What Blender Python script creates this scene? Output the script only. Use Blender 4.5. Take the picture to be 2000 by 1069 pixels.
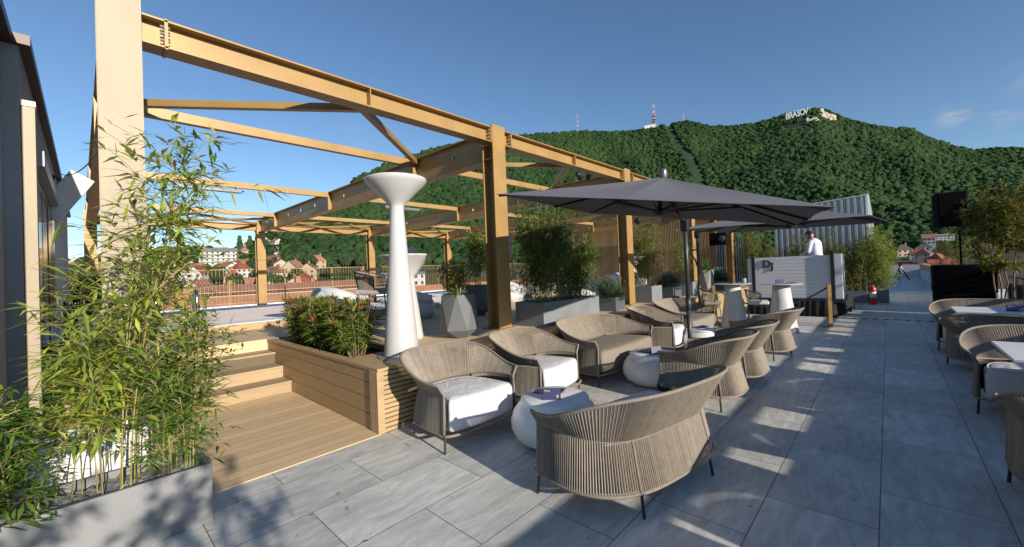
import bpy, bmesh, math, random
import numpy as np
from mathutils import Vector, Matrix, Euler
R=math.radians
for o in list(bpy.data.objects): bpy.data.objects.remove(o)
SC=bpy.context.scene; COL=SC.collection
# ------------------------------------------------------------------ camera
F=788.3; YAW=.75009; PIT=.0131267; ROL=-.0387271
fw=Vector((-math.sin(YAW)*math.cos(PIT),math.cos(YAW)*math.cos(PIT),math.sin(PIT)))
r0=Vector((math.cos(YAW),math.sin(YAW),0)); u0=r0.cross(fw)
c_,s_=math.cos(ROL),math.sin(ROL)
rt=c_*r0+s_*u0; up=-s_*r0+c_*u0
cam=bpy.data.cameras.new('camera'); camo=bpy.data.objects.new('camera',cam); COL.objects.link(camo)
M3=Matrix((rt,up,-fw)).transposed(); camo.matrix_world=Matrix.Translation((0,0,1.6))@M3.to_4x4()
cam.sensor_width=36; cam.sensor_fit='HORIZONTAL'; cam.lens=F/2000*36; cam.shift_y=-(534.5-518.8)/2000
cam.clip_start=.02; cam.clip_end=9000; SC.camera=camo
# ------------------------------------------------------------------ light
SUN_EL=17.0; SUN_AZ=96.0     # azimuth clockwise from +Y
sd=Vector((math.sin(R(SUN_AZ))*math.cos(R(SUN_EL)),math.cos(R(SUN_AZ))*math.cos(R(SUN_EL)),math.sin(R(SUN_EL))))
W=bpy.data.worlds.new('World'); SC.world=W; W.use_nodes=True
nt=W.node_tree; nt.nodes.clear()
out=nt.nodes.new('ShaderNodeOutputWorld'); bg=nt.nodes.new('ShaderNodeBackground'); sky=nt.nodes.new('ShaderNodeTexSky')
sky.sky_type='NISHITA'; sky.sun_disc=False; sky.sun_elevation=R(SUN_EL); sky.sun_rotation=R(SUN_AZ)
sky.altitude=600; sky.air_density=1.0; sky.dust_density=.15; sky.ozone_density=3.0
bg.inputs['Strength'].default_value=.080
nt.links.new(bg.outputs[0],out.inputs[0])
# small wispy clouds: soft noise gathered round a few directions of the sky
tc=nt.nodes.new('ShaderNodeTexCoord'); nz=nt.nodes.new('ShaderNodeTexNoise'); nz.inputs['Scale'].default_value=14; nz.inputs['Detail'].default_value=6; nz.inputs['Roughness'].default_value=.6
mp=nt.nodes.new('ShaderNodeMapping'); mp.inputs['Scale'].default_value=(1,1,3.2)
nt.links.new(tc.outputs['Generated'],mp.inputs[0]); nt.links.new(mp.outputs[0],nz.inputs['Vector'])
acc=None
for az,el,w,k in ((5.15,12.9,.020,.75),(8.2,12.0,.020,.6),(9.6,14.6,.03,.25),(-63.5,17.2,.05,.22),(-57.5,16.6,.03,.12)):
    d=Vector((math.sin(R(az))*math.cos(R(el)),math.cos(R(az))*math.cos(R(el)),math.sin(R(el))))
    ds=nt.nodes.new('ShaderNodeVectorMath'); ds.operation='DISTANCE'; ds.inputs[1].default_value=d
    nt.links.new(tc.outputs['Generated'],ds.inputs[0])
    mr=nt.nodes.new('ShaderNodeMapRange'); mr.interpolation_type='SMOOTHSTEP'
    mr.inputs['From Min'].default_value=w*1.5; mr.inputs['From Max'].default_value=0; mr.inputs['To Min'].default_value=0; mr.inputs['To Max'].default_value=k
    nt.links.new(ds.outputs['Value'],mr.inputs['Value'])
    if acc is None: acc=mr.outputs[0]
    else:
        a=nt.nodes.new('ShaderNodeMath'); a.operation='ADD'; nt.links.new(acc,a.inputs[0]); nt.links.new(mr.outputs[0],a.inputs[1]); acc=a.outputs[0]
rm=nt.nodes.new('ShaderNodeMapRange'); rm.inputs['From Min'].default_value=.42; rm.inputs['From Max'].default_value=.72
nt.links.new(nz.outputs['Fac'],rm.inputs['Value'])
mu=nt.nodes.new('ShaderNodeMath'); mu.operation='MULTIPLY'; nt.links.new(acc,mu.inputs[0]); nt.links.new(rm.outputs[0],mu.inputs[1])
mx=nt.nodes.new('ShaderNodeMix'); mx.data_type='RGBA'; mx.inputs['B'].default_value=(5.2,5.2,5.4,1)
nt.links.new(mu.outputs[0],mx.inputs['Factor']); hs=nt.nodes.new('ShaderNodeHueSaturation'); hs.inputs['Saturation'].default_value=1.04; hs.inputs['Value'].default_value=1.30; nt.links.new(sky.outputs[0],hs.inputs['Color']); nt.links.new(hs.outputs[0],mx.inputs['A']); nt.links.new(mx.outputs['Result'],bg.inputs['Color'])
sl=bpy.data.lights.new('sun','SUN'); sl.energy=5.0; sl.angle=R(.53); sl.color=(1,.90,.76)
so=bpy.data.objects.new('sun',sl); COL.objects.link(so); so.rotation_euler=(-sd).to_track_quat('-Z','Y').to_euler(); so.location=(20,-2,12)
SC.view_settings.view_transform='Standard'; SC.view_settings.look='None'; SC.view_settings.gamma=1; SC.view_settings.exposure=.52
SC.render.engine='CYCLES'
try:
    SC.cycles.max_bounces=6; SC.cycles.transparent_max_bounces=8; SC.cycles.use_adaptive_sampling=True
except Exception: pass

# ------------------------------------------------------------------ materials
def mat(name,col,rough=.6,metal=0,var=.12,vs=6,bump=0,bs=40,spec=.5,trans=0,island=0,stretch=None,coat=0):
    m=bpy.data.materials.new(name); m.use_nodes=True; t=m.node_tree; N=t.nodes; L=t.links
    b=N['Principled BSDF']; b.inputs['Roughness'].default_value=rough; b.inputs['Metallic'].default_value=metal
    b.inputs['Specular IOR Level'].default_value=spec
    if coat: b.inputs['Coat Weight'].default_value=coat
    geo=N.new('ShaderNodeNewGeometry')
    n=N.new('ShaderNodeTexNoise'); n.inputs['Scale'].default_value=vs; n.inputs['Detail'].default_value=5
    src=geo.outputs['Position']
    if stretch:
        mp=N.new('ShaderNodeMapping'); mp.inputs['Scale'].default_value=stretch; L.new(src,mp.inputs[0]); src=mp.outputs[0]
    L.new(src,n.inputs['Vector'])
    r=N.new('ShaderNodeMapRange'); r.inputs['From Min'].default_value=.3; r.inputs['From Max'].default_value=.7
    r.inputs['To Min'].default_value=1-var; r.inputs['To Max'].default_value=1+var; L.new(n.outputs['Fac'],r.inputs['Value'])
    v=r.outputs[0]
    if island:
        q=N.new('ShaderNodeMapRange'); q.inputs['To Min'].default_value=1-island; q.inputs['To Max'].default_value=1+island
        L.new(geo.outputs['Random Per Island'],q.inputs['Value']); k=N.new('ShaderNodeMath'); k.operation='MULTIPLY'; L.new(v,k.inputs[0]); L.new(q.outputs[0],k.inputs[1]); v=k.outputs[0]
    mm=N.new('ShaderNodeVectorMath'); mm.operation='SCALE'; mm.inputs[0].default_value=col[:3]; L.new(v,mm.inputs['Scale'])
    L.new(mm.outputs[0],b.inputs['Base Color'])
    if bump:
        n2=N.new('ShaderNodeTexNoise'); n2.inputs['Scale'].default_value=bs; n2.inputs['Detail'].default_value=4; L.new(src,n2.inputs['Vector'])
        bp=N.new('ShaderNodeBump'); bp.inputs['Strength'].default_value=bump; bp.inputs['Distance'].default_value=.01; L.new(n2.outputs['Fac'],bp.inputs['Height']); 
        if 'fabric' in name:
            n4=N.new('ShaderNodeTexNoise'); n4.inputs['Scale'].default_value=5; n4.inputs['Detail'].default_value=3; n4.inputs['Distortion'].default_value=1.5; L.new(src,n4.inputs['Vector']); b4=N.new('ShaderNodeBump'); b4.inputs['Strength'].default_value=.6; b4.inputs['Distance'].default_value=.028; L.new(n4.outputs['Fac'],b4.inputs['Height']); L.new(b4.outputs[0],bp.inputs['Normal'])
        L.new(bp.outputs[0],b.inputs['Normal'])
    if trans:
        tr=N.new('ShaderNodeBsdfTranslucent'); L.new(mm.outputs[0],tr.inputs[0]); ms=N.new('ShaderNodeMixShader'); ms.inputs[0].default_value=trans
        L.new(b.outputs[0],ms.inputs[1]); L.new(tr.outputs[0],ms.inputs[2]); L.new(ms.outputs[0],N['Material Output'].inputs[0])
    return m
def leafmat(name,c1,c2,c3=None,trans=.35,rough=.45):
    m=mat(name,(1,1,1),rough,trans=trans); t=m.node_tree;N=t.nodes;L=t.links
    geo=N.new('ShaderNodeNewGeometry'); cr=N.new('ShaderNodeValToRGB'); cr.color_ramp.elements[0].color=(*c1,1); cr.color_ramp.elements[1].color=(*c2,1)
    if c3:
        e=cr.color_ramp.elements.new(.93); e.color=(*c2,1); cr.color_ramp.elements[-1].color=(*c3,1)
    L.new(geo.outputs['Random Per Island'],cr.inputs[0])
    b=N['Principled BSDF']; L.new(cr.outputs[0],b.inputs['Base Color'])
    for n in N:
        if n.type=='BSDF_TRANSLUCENT': L.new(cr.outputs[0],n.inputs[0])
    return m
GOLD=mat('gold_painted_steel',(.315,.193,.066),.45,.1,.11,2.4,.07,45)
PALE=mat('pale_steel_with_glare',(.32,.265,.185),.55,.05,.10,2.2,.06,40,stretch=(1,1,.35))  # same gold paint, lightened: the near column's glare is in the colour
BOLT=mat('zinc_bolt',(.55,.56,.58),.35,.9,.1)
BLACK=mat('black_metal',(.02,.021,.024),.4,.2,.1)
BLACKM=mat('matte_black',(.006,.006,.007),.9,0,.1,spec=.1)
DARKLEG=mat('charcoal_metal',(.05,.055,.06),.45,.3,.1)
CORD=mat('taupe_cord',(.235,.20,.16),.75,0,.12,20,0,island=.14)
RIM=mat('taupe_rim_braid',(.22,.185,.15),.8,0,.1,30,.5,300)
WHITEC=mat('white_fabric',(.58,.58,.59),.85,0,.03,4,.15,500)
TAUPEC=mat('taupe_fabric',(.21,.18,.145),.9,0,.07,300,.3,700)
GREYC=mat('grey_fabric',(.30,.29,.28),.9,0,.06,60,.3,600)
WPLAST=mat('white_plastic',(.47,.47,.475),.38,0,.02,2,.04,200)
WBRIGHT=mat('bright_white_plastic',(.74,.74,.74),.35,0,.03,2,.04,200)
MARBLE=mat('white_stone',(.50,.495,.48),.3,0,.12,3)
UMB=mat('charcoal_canvas',(.125,.125,.145),.85,0,.05,30,.12,400,trans=.05)
UMBM=mat('umbrella_grey_metal',(.13,.135,.14),.35,.6,.05)
CONC=mat('grey_concrete',(.165,.18,.19),.75,0,.10,3.5,.15,60)
CONCL=mat('light_concrete',(.20,.205,.21),.75,0,.09,2.2,.12,50)
CONCD=mat('dark_grey_planter',(.075,.085,.095),.7,0,.08,3,.12,60)
WHITEB=mat('white_box_paint',(.66,.66,.66),.5,0,.04,2)
SOIL=mat('dark_soil',(.045,.035,.028),.95,0,.4,30,.8,60)
GRAVEL=mat('slate_gravel',(.13,.15,.165),.7,0,.2,8,island=.45)
WALLG=mat('grey_render_wall',(.34,.36,.40),.85,0,.05,1.5,.1,80)
BROWN=mat('dark_brown_metal',(.06,.035,.025),.45,.2,.1)
CORR=mat('galvanised_sheet',(.36,.39,.40),.45,.3,.08,3)
STONEP=mat('pale_pink_paving',(.88,.76,.67),.95,0,.06,.8)
COPING=mat('white_coping',(.72,.75,.78),.45,0,.05,1.2)
NAVY=mat('navy_card',(.025,.03,.11),.5,0,.05)
BROCH=mat('brochure_print',(.09,.06,.16),.35,0,.5,30)
GOLDT=mat('gold_print',(.75,.55,.12),.4,0,.05)
WHITEP=mat('white_panel',(.60,.61,.65),.45,0,.03,2)
RED=mat('red_paint',(.55,.025,.02),.3,0,.05)
BWOOD=mat('wood_stem',(.17,.12,.07),.8,0,.2,20,.3,80)
CULM=mat('bamboo_culm',(.22,.20,.06),.5,0,.25,9,island=.25)
BAM=leafmat('bamboo_leaf',(.10,.19,.025),(.42,.47,.07),(.62,.50,.10),.4)
BAM2=leafmat('dark_bamboo_leaf',(.03,.09,.012),(.15,.24,.035),(.35,.33,.06),.35)
BAM3=leafmat('far_bamboo_leaf',(.06,.10,.02),(.28,.30,.06),(.36,.28,.08),.35)
SHRUB=leafmat('shrub_leaf',(.045,.11,.02),(.27,.34,.06),None,.3,.35)
TIP=leafmat('reddish_leaf',(.24,.13,.04),(.42,.14,.07),None,.3,.35)
TREEL=leafmat('photinia_leaf',(.04,.07,.012),(.26,.26,.045),(.42,.22,.06),.3,.25)
LAV=leafmat('lavender_leaf',(.05,.10,.05),(.13,.20,.09),None,.25,.6)
LAVF=leafmat('lavender_flower',(.13,.12,.16),(.22,.19,.26),None,.3,.6)
AGAVE=leafmat('strap_leaf',(.05,.15,.03),(.16,.30,.06),None,.25,.35)
FLOW=mat('white_petal',(.8,.8,.76),.6,0,.03)
SKIN=mat('skin',(.50,.26,.17),.5,0,.08,30)
HAIR=mat('dark_hair',(.018,.012,.01),.6,0,.2,60)
SHIRT=mat('white_shirt',(.55,.58,.66),.8,0,.04,8,.3,30)
TROUS=mat('dark_trousers',(.03,.035,.05),.8)
ROPE=mat('black_rope',(.015,.015,.017),.7,0,.1,60,.5,200)
def deckmat(name,col,pitch,axis,off=0.0):
    m=mat(name,col,.62,0,.10,5,stretch=(14,.9,9) if axis==0 else (.9,.9,9)); t=m.node_tree;N=t.nodes;L=t.links;b=N['Principled BSDF']
    geo=N.new('ShaderNodeNewGeometry'); sp=N.new('ShaderNodeSeparateXYZ'); L.new(geo.outputs['Position'],sp.inputs[0])
    a=N.new('ShaderNodeMath');a.operation='ADD';a.inputs[1].default_value=off+100*pitch; L.new(sp.outputs[axis],a.inputs[0])
    d=N.new('ShaderNodeMath');d.operation='DIVIDE';d.inputs[1].default_value=pitch; L.new(a.outputs[0],d.inputs[0])
    f=N.new('ShaderNodeMath');f.operation='FRACT'; L.new(d.outputs[0],f.inputs[0])
    fl=N.new('ShaderNodeMath');fl.operation='FLOOR'; L.new(d.outputs[0],fl.inputs[0])
    wn=N.new('ShaderNodeTexWhiteNoise'); wn.noise_dimensions='1D'; L.new(fl.outputs[0],wn.inputs['W'])
    pp=N.new('ShaderNodeMath');pp.operation='PINGPONG';pp.inputs[1].default_value=.5; L.new(f.outputs[0],pp.inputs[0])
    g=N.new('ShaderNodeMapRange'); g.inputs['From Min'].default_value=.010; g.inputs['From Max'].default_value=.035; g.inputs['To Min'].default_value=.35; L.new(pp.outputs[0],g.inputs['Value'])
    tn=N.new('ShaderNodeMapRange'); tn.inputs['To Min'].default_value=.90; tn.inputs['To Max'].default_value=1.08; L.new(wn.outputs['Value'],tn.inputs['Value'])
    # fine ribbing of the composite boards
    rb=N.new('ShaderNodeMath');rb.operation='MULTIPLY';rb.inputs[1].default_value=14; L.new(d.outputs[0],rb.inputs[0])
    rf=N.new('ShaderNodeMath');rf.operation='PINGPONG';rf.inputs[1].default_value=.5; L.new(rb.outputs[0],rf.inputs[0])
    old=b.inputs['Base Color'].links[0].from_socket
    x1=N.new('ShaderNodeVectorMath');x1.operation='SCALE';L.new(old,x1.inputs[0]);L.new(g.outputs[0],x1.inputs['Scale'])
    x2=N.new('ShaderNodeVectorMath');x2.operation='SCALE';L.new(x1.outputs[0],x2.inputs[0]);L.new(tn.outputs[0],x2.inputs['Scale'])
    L.new(x2.outputs[0],b.inputs['Base Color'])
    ad=N.new('ShaderNodeMath');ad.operation='MULTIPLY_ADD';ad.inputs[1].default_value=.25; L.new(rf.outputs[0],ad.inputs[0]); L.new(g.outputs[0],ad.inputs[2])
    bp=N.new('ShaderNodeBump');bp.inputs['Strength'].default_value=.45;bp.inputs['Distance'].default_value=.004;L.new(ad.outputs[0],bp.inputs['Height']);L.new(bp.outputs[0],b.inputs['Normal'])
    return m
DECK=deckmat('composite_decking',(.62,.455,.265),.145,0)
WOODF=mat('composite_fascia',(.38,.265,.14),.6,0,.09,5,.12,40,stretch=(.9,.9,14))
SLATW=mat('slat_wood',(.37,.265,.145),.6,0,.10,5,.1,40,stretch=(1,1,12),island=.10)
SLATV=mat('slat_wood_vertical',(.35,.24,.125),.6,0,.12,6,.1,40,stretch=(6,6,.6),island=.15)
def tilemat():
    m=mat('grey_stone_tiles',(.54,.54,.515),.5,0,.10,1.3,spec=.45); t=m.node_tree;N=t.nodes;L=t.links;b=N['Principled BSDF']
    geo=N.new('ShaderNodeNewGeometry'); sp=N.new('ShaderNodeSeparateXYZ'); L.new(geo.outputs['Position'],sp.inputs[0])
    ax=N.new('ShaderNodeMath');ax.operation='ADD';ax.inputs[1].default_value=.097+.57*100; L.new(sp.outputs[0],ax.inputs[0])
    ay=N.new('ShaderNodeMath');ay.operation='ADD';ay.inputs[1].default_value=1.055*50-.005; L.new(sp.outputs[1],ay.inputs[0])
    cb=N.new('ShaderNodeCombineXYZ'); L.new(ay.outputs[0],cb.inputs[0]); L.new(ax.outputs[0],cb.inputs[1])
    br=N.new('ShaderNodeTexBrick'); br.offset=.5; br.offset_frequency=2; br.inputs['Scale'].default_value=1; br.inputs['Brick Width'].default_value=1.055; br.inputs['Row Height'].default_value=.57
    br.inputs['Mortar Size'].default_value=.0038; br.inputs['Mortar Smooth'].default_value=.2; br.inputs['Color1'].default_value=(.88,.88,.88,1); br.inputs['Color2'].default_value=(1.1,1.1,1.1,1); br.inputs['Mortar'].default_value=(.28,.28,.28,1)
    L.new(cb.outputs[0],br.inputs['Vector'])
    # veined stone: domain-warped noise
    n0=N.new('ShaderNodeTexNoise'); n0.inputs['Scale'].default_value=2.2; n0.inputs['Detail'].default_value=3; L.new(geo.outputs['Position'],n0.inputs['Vector'])
    sc=N.new('ShaderNodeVectorMath');sc.operation='SCALE';sc.inputs['Scale'].default_value=.16; L.new(n0.outputs['Color'],sc.inputs[0])
    # each tile gets its own piece of stone
    off=N.new('ShaderNodeVectorMath');off.operation='SCALE';off.inputs['Scale'].default_value=7.0; L.new(br.outputs['Color'],off.inputs[0])
    a1=N.new('ShaderNodeVectorMath');a1.operation='ADD';L.new(geo.outputs['Position'],a1.inputs[0]);L.new(sc.outputs[0],a1.inputs[1])
    a2=N.new('ShaderNodeVectorMath');a2.operation='ADD';L.new(a1.outputs[0],a2.inputs[0]);L.new(off.outputs[0],a2.inputs[1])
    mp=N.new('ShaderNodeMapping');mp.inputs['Scale'].default_value=(15,3.2,6); mp.inputs['Rotation'].default_value=(0,0,.30); L.new(a2.outputs[0],mp.inputs[0])
    n1=N.new('ShaderNodeTexNoise');n1.inputs['Scale'].default_value=1;n1.inputs['Detail'].default_value=9;n1.inputs['Roughness'].default_value=.66;n1.inputs['Distortion'].default_value=.5;L.new(mp.outputs[0],n1.inputs['Vector'])
    r1=N.new('ShaderNodeMapRange');r1.inputs['From Min'].default_value=.36;r1.inputs['From Max'].default_value=.68;r1.inputs['To Min'].default_value=.80;r1.inputs['To Max'].default_value=1.22;L.new(n1.outputs['Fac'],r1.inputs['Value'])
    n3=N.new('ShaderNodeTexNoise');n3.inputs['Scale'].default_value=90;n3.inputs['Detail'].default_value=3;L.new(geo.outputs['Position'],n3.inputs['Vector'])
    r3=N.new('ShaderNodeMapRange');r3.inputs['To Min'].default_value=.86;r3.inputs['To Max'].default_value=1.14;L.new(n3.outputs['Fac'],r3.inputs['Value'])
    old=b.inputs['Base Color'].links[0].from_socket
    n5=N.new('ShaderNodeTexNoise');n5.inputs['Scale'].default_value=.9;n5.inputs['Detail'].default_value=7;n5.inputs['Roughness'].default_value=.7;L.new(geo.outputs['Position'],n5.inputs['Vector'])
    r5=N.new('ShaderNodeMapRange');r5.inputs['From Min'].default_value=.35;r5.inputs['From Max'].default_value=.62;r5.inputs['To Min'].default_value=.84;r5.inputs['To Max'].default_value=1.04;L.new(n5.outputs['Fac'],r5.inputs['Value'])
    n6=N.new('ShaderNodeTexNoise');n6.inputs['Scale'].default_value=16;n6.inputs['Detail'].default_value=2;L.new(geo.outputs['Position'],n6.inputs['Vector'])
    r6=N.new('ShaderNodeMapRange');r6.inputs['From Min'].default_value=.24;r6.inputs['From Max'].default_value=.30;r6.inputs['To Min'].default_value=.55;r6.inputs['To Max'].default_value=1;L.new(n6.outputs['Fac'],r6.inputs['Value'])
    for s in (r1.outputs[0],r3.outputs[0],r5.outputs[0],r6.outputs[0]):
        x=N.new('ShaderNodeVectorMath');x.operation='SCALE';L.new(old,x.inputs[0]);L.new(s,x.inputs['Scale']);old=x.outputs[0]
    x=N.new('ShaderNodeVectorMath');x.operation='MULTIPLY';L.new(old,x.inputs[0]);L.new(br.outputs['Color'],x.inputs[1])
    L.new(x.outputs[0],b.inputs['Base Color'])
    hh=N.new('ShaderNodeMath');hh.operation='SUBTRACT';L.new(n1.outputs['Fac'],hh.inputs[0]);L.new(br.outputs['Fac'],hh.inputs[1])
    bp=N.new('ShaderNodeBump');bp.inputs['Strength'].default_value=.35;bp.inputs['Distance'].default_value=.006;L.new(hh.outputs[0],bp.inputs['Height']);L.new(bp.outputs[0],b.inputs['Normal'])
    return m
TILE=tilemat()

# ------------------------------------------------------------------ mesh building
class MB:
    def __init__(s): s.v=[]; s.f=[]; s.m=[]; s.mi=0
    def add(s,vs,fs):
        k=len(s.v); s.v.extend([tuple(p) for p in vs]); s.f.extend([tuple(i+k for i in f) for f in fs]); s.m.extend([s.mi]*len(fs)); return s
    def box(s,x0,x1,y0,y1,z0,z1,M=None):
        vs=[(x,y,z) for z in (z0,z1) for y in (y0,y1) for x in (x0,x1)]
        if M is not None: vs=[tuple(M@Vector(p)) for p in vs]
        return s.add(vs,[(0,2,3,1),(4,5,7,6),(0,1,5,4),(2,6,7,3),(0,4,6,2),(1,3,7,5)])
    def bar(s,a,b,w,h,upv=(0,0,1)):
        a=Vector(a);b=Vector(b);d=(b-a).normalized();u=Vector(upv);sx=d.cross(u)
        if sx.length<1e-4: sx=d.cross(Vector((1,0,0)))
        sx.normalize();uz=sx.cross(d)
        vs=[p+sx*i*w/2+uz*j*h/2 for p in (a,b) for i,j in ((-1,-1),(1,-1),(1,1),(-1,1))]
        return s.add(vs,[(0,1,2,3),(7,6,5,4),(0,4,5,1),(1,5,6,2),(2,6,7,3),(3,7,4,0)])
    def tube(s,pts,r,n=6,cap=True):
        pts=[Vector(p) for p in pts]; rs=r if hasattr(r,'__len__') else [r]*len(pts)
        k=len(s.v); prev=None
        for i,p in enumerate(pts):
            d=(pts[min(i+1,len(pts)-1)]-pts[max(i-1,0)])
            d=d.normalized() if d.length>1e-9 else Vector((0,0,1))
            if prev is None: sx=d.orthogonal().normalized()
            else:
                sx=prev-d*prev.dot(d)
                sx=sx.normalized() if sx.length>1e-6 else d.orthogonal().normalized()
            prev=sx; sy=d.cross(sx)
            for j in range(n):
                a=2*math.pi*j/n; s.v.append(tuple(p+(sx*math.cos(a)+sy*math.sin(a))*rs[i]))
        for i in range(len(pts)-1):
            for j in range(n):
                s.f.append((k+i*n+j,k+i*n+(j+1)%n,k+(i+1)*n+(j+1)%n,k+(i+1)*n+j)); s.m.append(s.mi)
        if cap:
            s.f.append(tuple(k+j for j in range(n))[::-1]); s.m.append(s.mi); e=k+(len(pts)-1)*n
            s.f.append(tuple(e+j for j in range(n))); s.m.append(s.mi)
        return s
    def lathe(s,prof,n=32,c=(0,0,0),sx=1,sy=1):
        k=len(s.v)
        for r,z in prof:
            for j in range(n):
                a=2*math.pi*j/n; s.v.append((c[0]+r*sx*math.cos(a),c[1]+r*sy*math.sin(a),c[2]+z))
        for i in range(len(prof)-1):
            for j in range(n): s.f.append((k+i*n+j,k+i*n+(j+1)%n,k+(i+1)*n+(j+1)%n,k+(i+1)*n+j)); s.m.append(s.mi)
        if prof[0][0]>1e-6: s.f.append(tuple(k+j for j in range(n))[::-1]); s.m.append(s.mi)
        e=k+(len(prof)-1)*n
        if prof[-1][0]>1e-6: s.f.append(tuple(e+j for j in range(n))); s.m.append(s.mi)
        return s
    def rings(s,rs,cap=True):
        n=len(rs[0]);k=len(s.v)
        for r in rs: s.v.extend([tuple(p) for p in r])
        for i in range(len(rs)-1):
            for j in range(n): s.f.append((k+i*n+j,k+i*n+(j+1)%n,k+(i+1)*n+(j+1)%n,k+(i+1)*n+j)); s.m.append(s.mi)
        if cap:
            s.f.append(tuple(range(k,k+n))[::-1]);s.m.append(s.mi);e=k+(len(rs)-1)*n;s.f.append(tuple(range(e,e+n)));s.m.append(s.mi)
        return s
    def ico(s,c,r,sub=1,jit=0,rnd=random):
        bm=bmesh.new(); bmesh.ops.create_icosphere(bm,subdivisions=sub,radius=1)
        rr=r if hasattr(r,'__len__') else (r,r,r)
        k=[1+rnd.uniform(-jit,jit) for _ in bm.verts]
        s.add([(c[0]+v.co.x*rr[0]*k[i],c[1]+v.co.y*rr[1]*k[i],c[2]+v.co.z*rr[2]*k[i]) for i,v in enumerate(bm.verts)],[[v.index for v in f.verts] for f in bm.faces]); bm.free(); return s
    def build(s,name,mats,parent=None,smooth=False,bevel=0,fix=False,auto=False):
        me=bpy.data.meshes.new(name); me.from_pydata(s.v,[],s.f); 
        for m in (mats if isinstance(mats,(list,tuple)) else [mats]): me.materials.append(m)
        if any(s.m): me.polygons.foreach_set('material_index',s.m)
        if fix:
            bm=bmesh.new();bm.from_mesh(me);bmesh.ops.recalc_face_normals(bm,faces=bm.faces);bm.to_mesh(me);bm.free()
        if smooth: me.polygons.foreach_set('use_smooth',[True]*len(me.polygons))
        me.update()
        o=bpy.data.objects.new(name,me); COL.objects.link(o)
        if parent: o.parent=parent
        if bevel:
            b=o.modifiers.new('bevel','BEVEL'); b.width=bevel; b.segments=2; b.limit_method='ANGLE'
        return o
def tag(o,label=None,cat=None,group=None,kind=None):
    if label: o['label']=label
    if cat: o['category']=cat
    if group: o['group']=group
    if kind: o['kind']=kind
    return o
def thing(name,label,cat,loc=(0,0,0),rz=0,group=None):
    o=bpy.data.objects.new(name,None); COL.objects.link(o); o.location=loc; o.rotation_euler=(0,0,rz); o.empty_display_size=.1
    return tag(o,label,cat,group)
def copy_tree(src,loc=None,rz=None,label=None,group=None,parent=None,scale=None):
    c=src.copy(); COL.objects.link(c)
    if parent is not None: c.parent=parent
    if loc is not None: c.location=loc
    if rz is not None: c.rotation_euler=(0,0,rz)
    if scale is not None: c.scale=(scale,)*3 if not hasattr(scale,'__len__') else scale
    if label: c['label']=label
    if group: c['group']=group
    for ch in list(src.children): copy_tree(ch,parent=c)
    return c
def struct(o): o['kind']='structure'; return o
def textobj(name,body,size,depth,material,M,parent=None,bold=False):
    cu=bpy.data.curves.new(name,'FONT'); cu.body=body; cu.size=size; cu.extrude=depth; cu.align_x='CENTER'; cu.align_y='CENTER'
    if bold: cu.offset=size*(.022 if name=='letter' else .02)
    t=bpy.data.objects.new(name+'_tmp',cu); COL.objects.link(t)
    dg=bpy.context.evaluated_depsgraph_get(); me=bpy.data.meshes.new_from_object(t.evaluated_get(dg)); bpy.data.objects.remove(t)
    me.name=name; me.transform(M); me.materials.clear(); me.materials.append(material)
    o=bpy.data.objects.new(name,me); COL.objects.link(o)
    if parent: o.parent=parent
    return o
def grid(name,x0,x1,y0,y1,z,m):
    me=bpy.data.meshes.new(name); me.from_pydata([(x0,y0,z),(x1,y0,z),(x1,y1,z),(x0,y1,z)],[],[(0,1,2,3)]); me.materials.append(m)
    o=bpy.data.objects.new(name,me); COL.objects.link(o); return o

# ------------------------------------------------------------------ terrace
DZ=.66          # level of the raised deck
b=MB(); b.box(-3.8,2.35,-4,43,-.3,0); b.box(-30,-3.8,-4,-.34,-.3,0)
struct(b.build('terrace_floor',TILE))
b=MB(); b.box(-7.3,-3.80,-.34,2.045,-.3,.006)
struct(b.build('deck_landing',DECK))
st=MB()
for i,(xa) in enumerate((-6.28,-6.62,-6.96)):
    st.box(-7.30,xa,-.33,2.038,.008 if i==0 else .165*i,.165*(i+1)-.028)      # risers
    st.box(-7.30,xa+.02,-.33,2.037,.165*(i+1)-.028,.165*(i+1))                 # treads with nosing
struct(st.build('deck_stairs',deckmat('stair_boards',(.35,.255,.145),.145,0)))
b=MB(); b.box(-9.05,-7.32,-.33,2.03,.0,DZ); b.box(-9.05,-4.10,3.02,18.3,0,DZ); b.box(-9.05,-7.32,2.03,3.02,0,DZ); b.box(-30,-9.05,-.33,-.2,0,DZ)
struct(b.build('raised_deck',DECK))
b=MB(); b.box(-14.9,-9.25,-.33,20,.0,.785); b.box(-17.6,-14.9,-.33,20,0,.67)
struct(b.build('pool_terrace',STONEP))
b=MB(); b.box(-9.25,-9.05,-.33,20,.0,.80); b.box(-9.55,-9.25,-.33,20,.786,.80); b.box(-14.9,-14.3,-.33,20,.786,.80); b.box(-18.1,-17.6,-.33,20,.0,.71)
struct(b.build('white_kerb',COPING))
# orange riser in front of the coping
b=MB(); b.box(-9.048,-9.02,-.33,20,DZ+.002,.79); struct(b.build('deck_upstand',WOODF))
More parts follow.
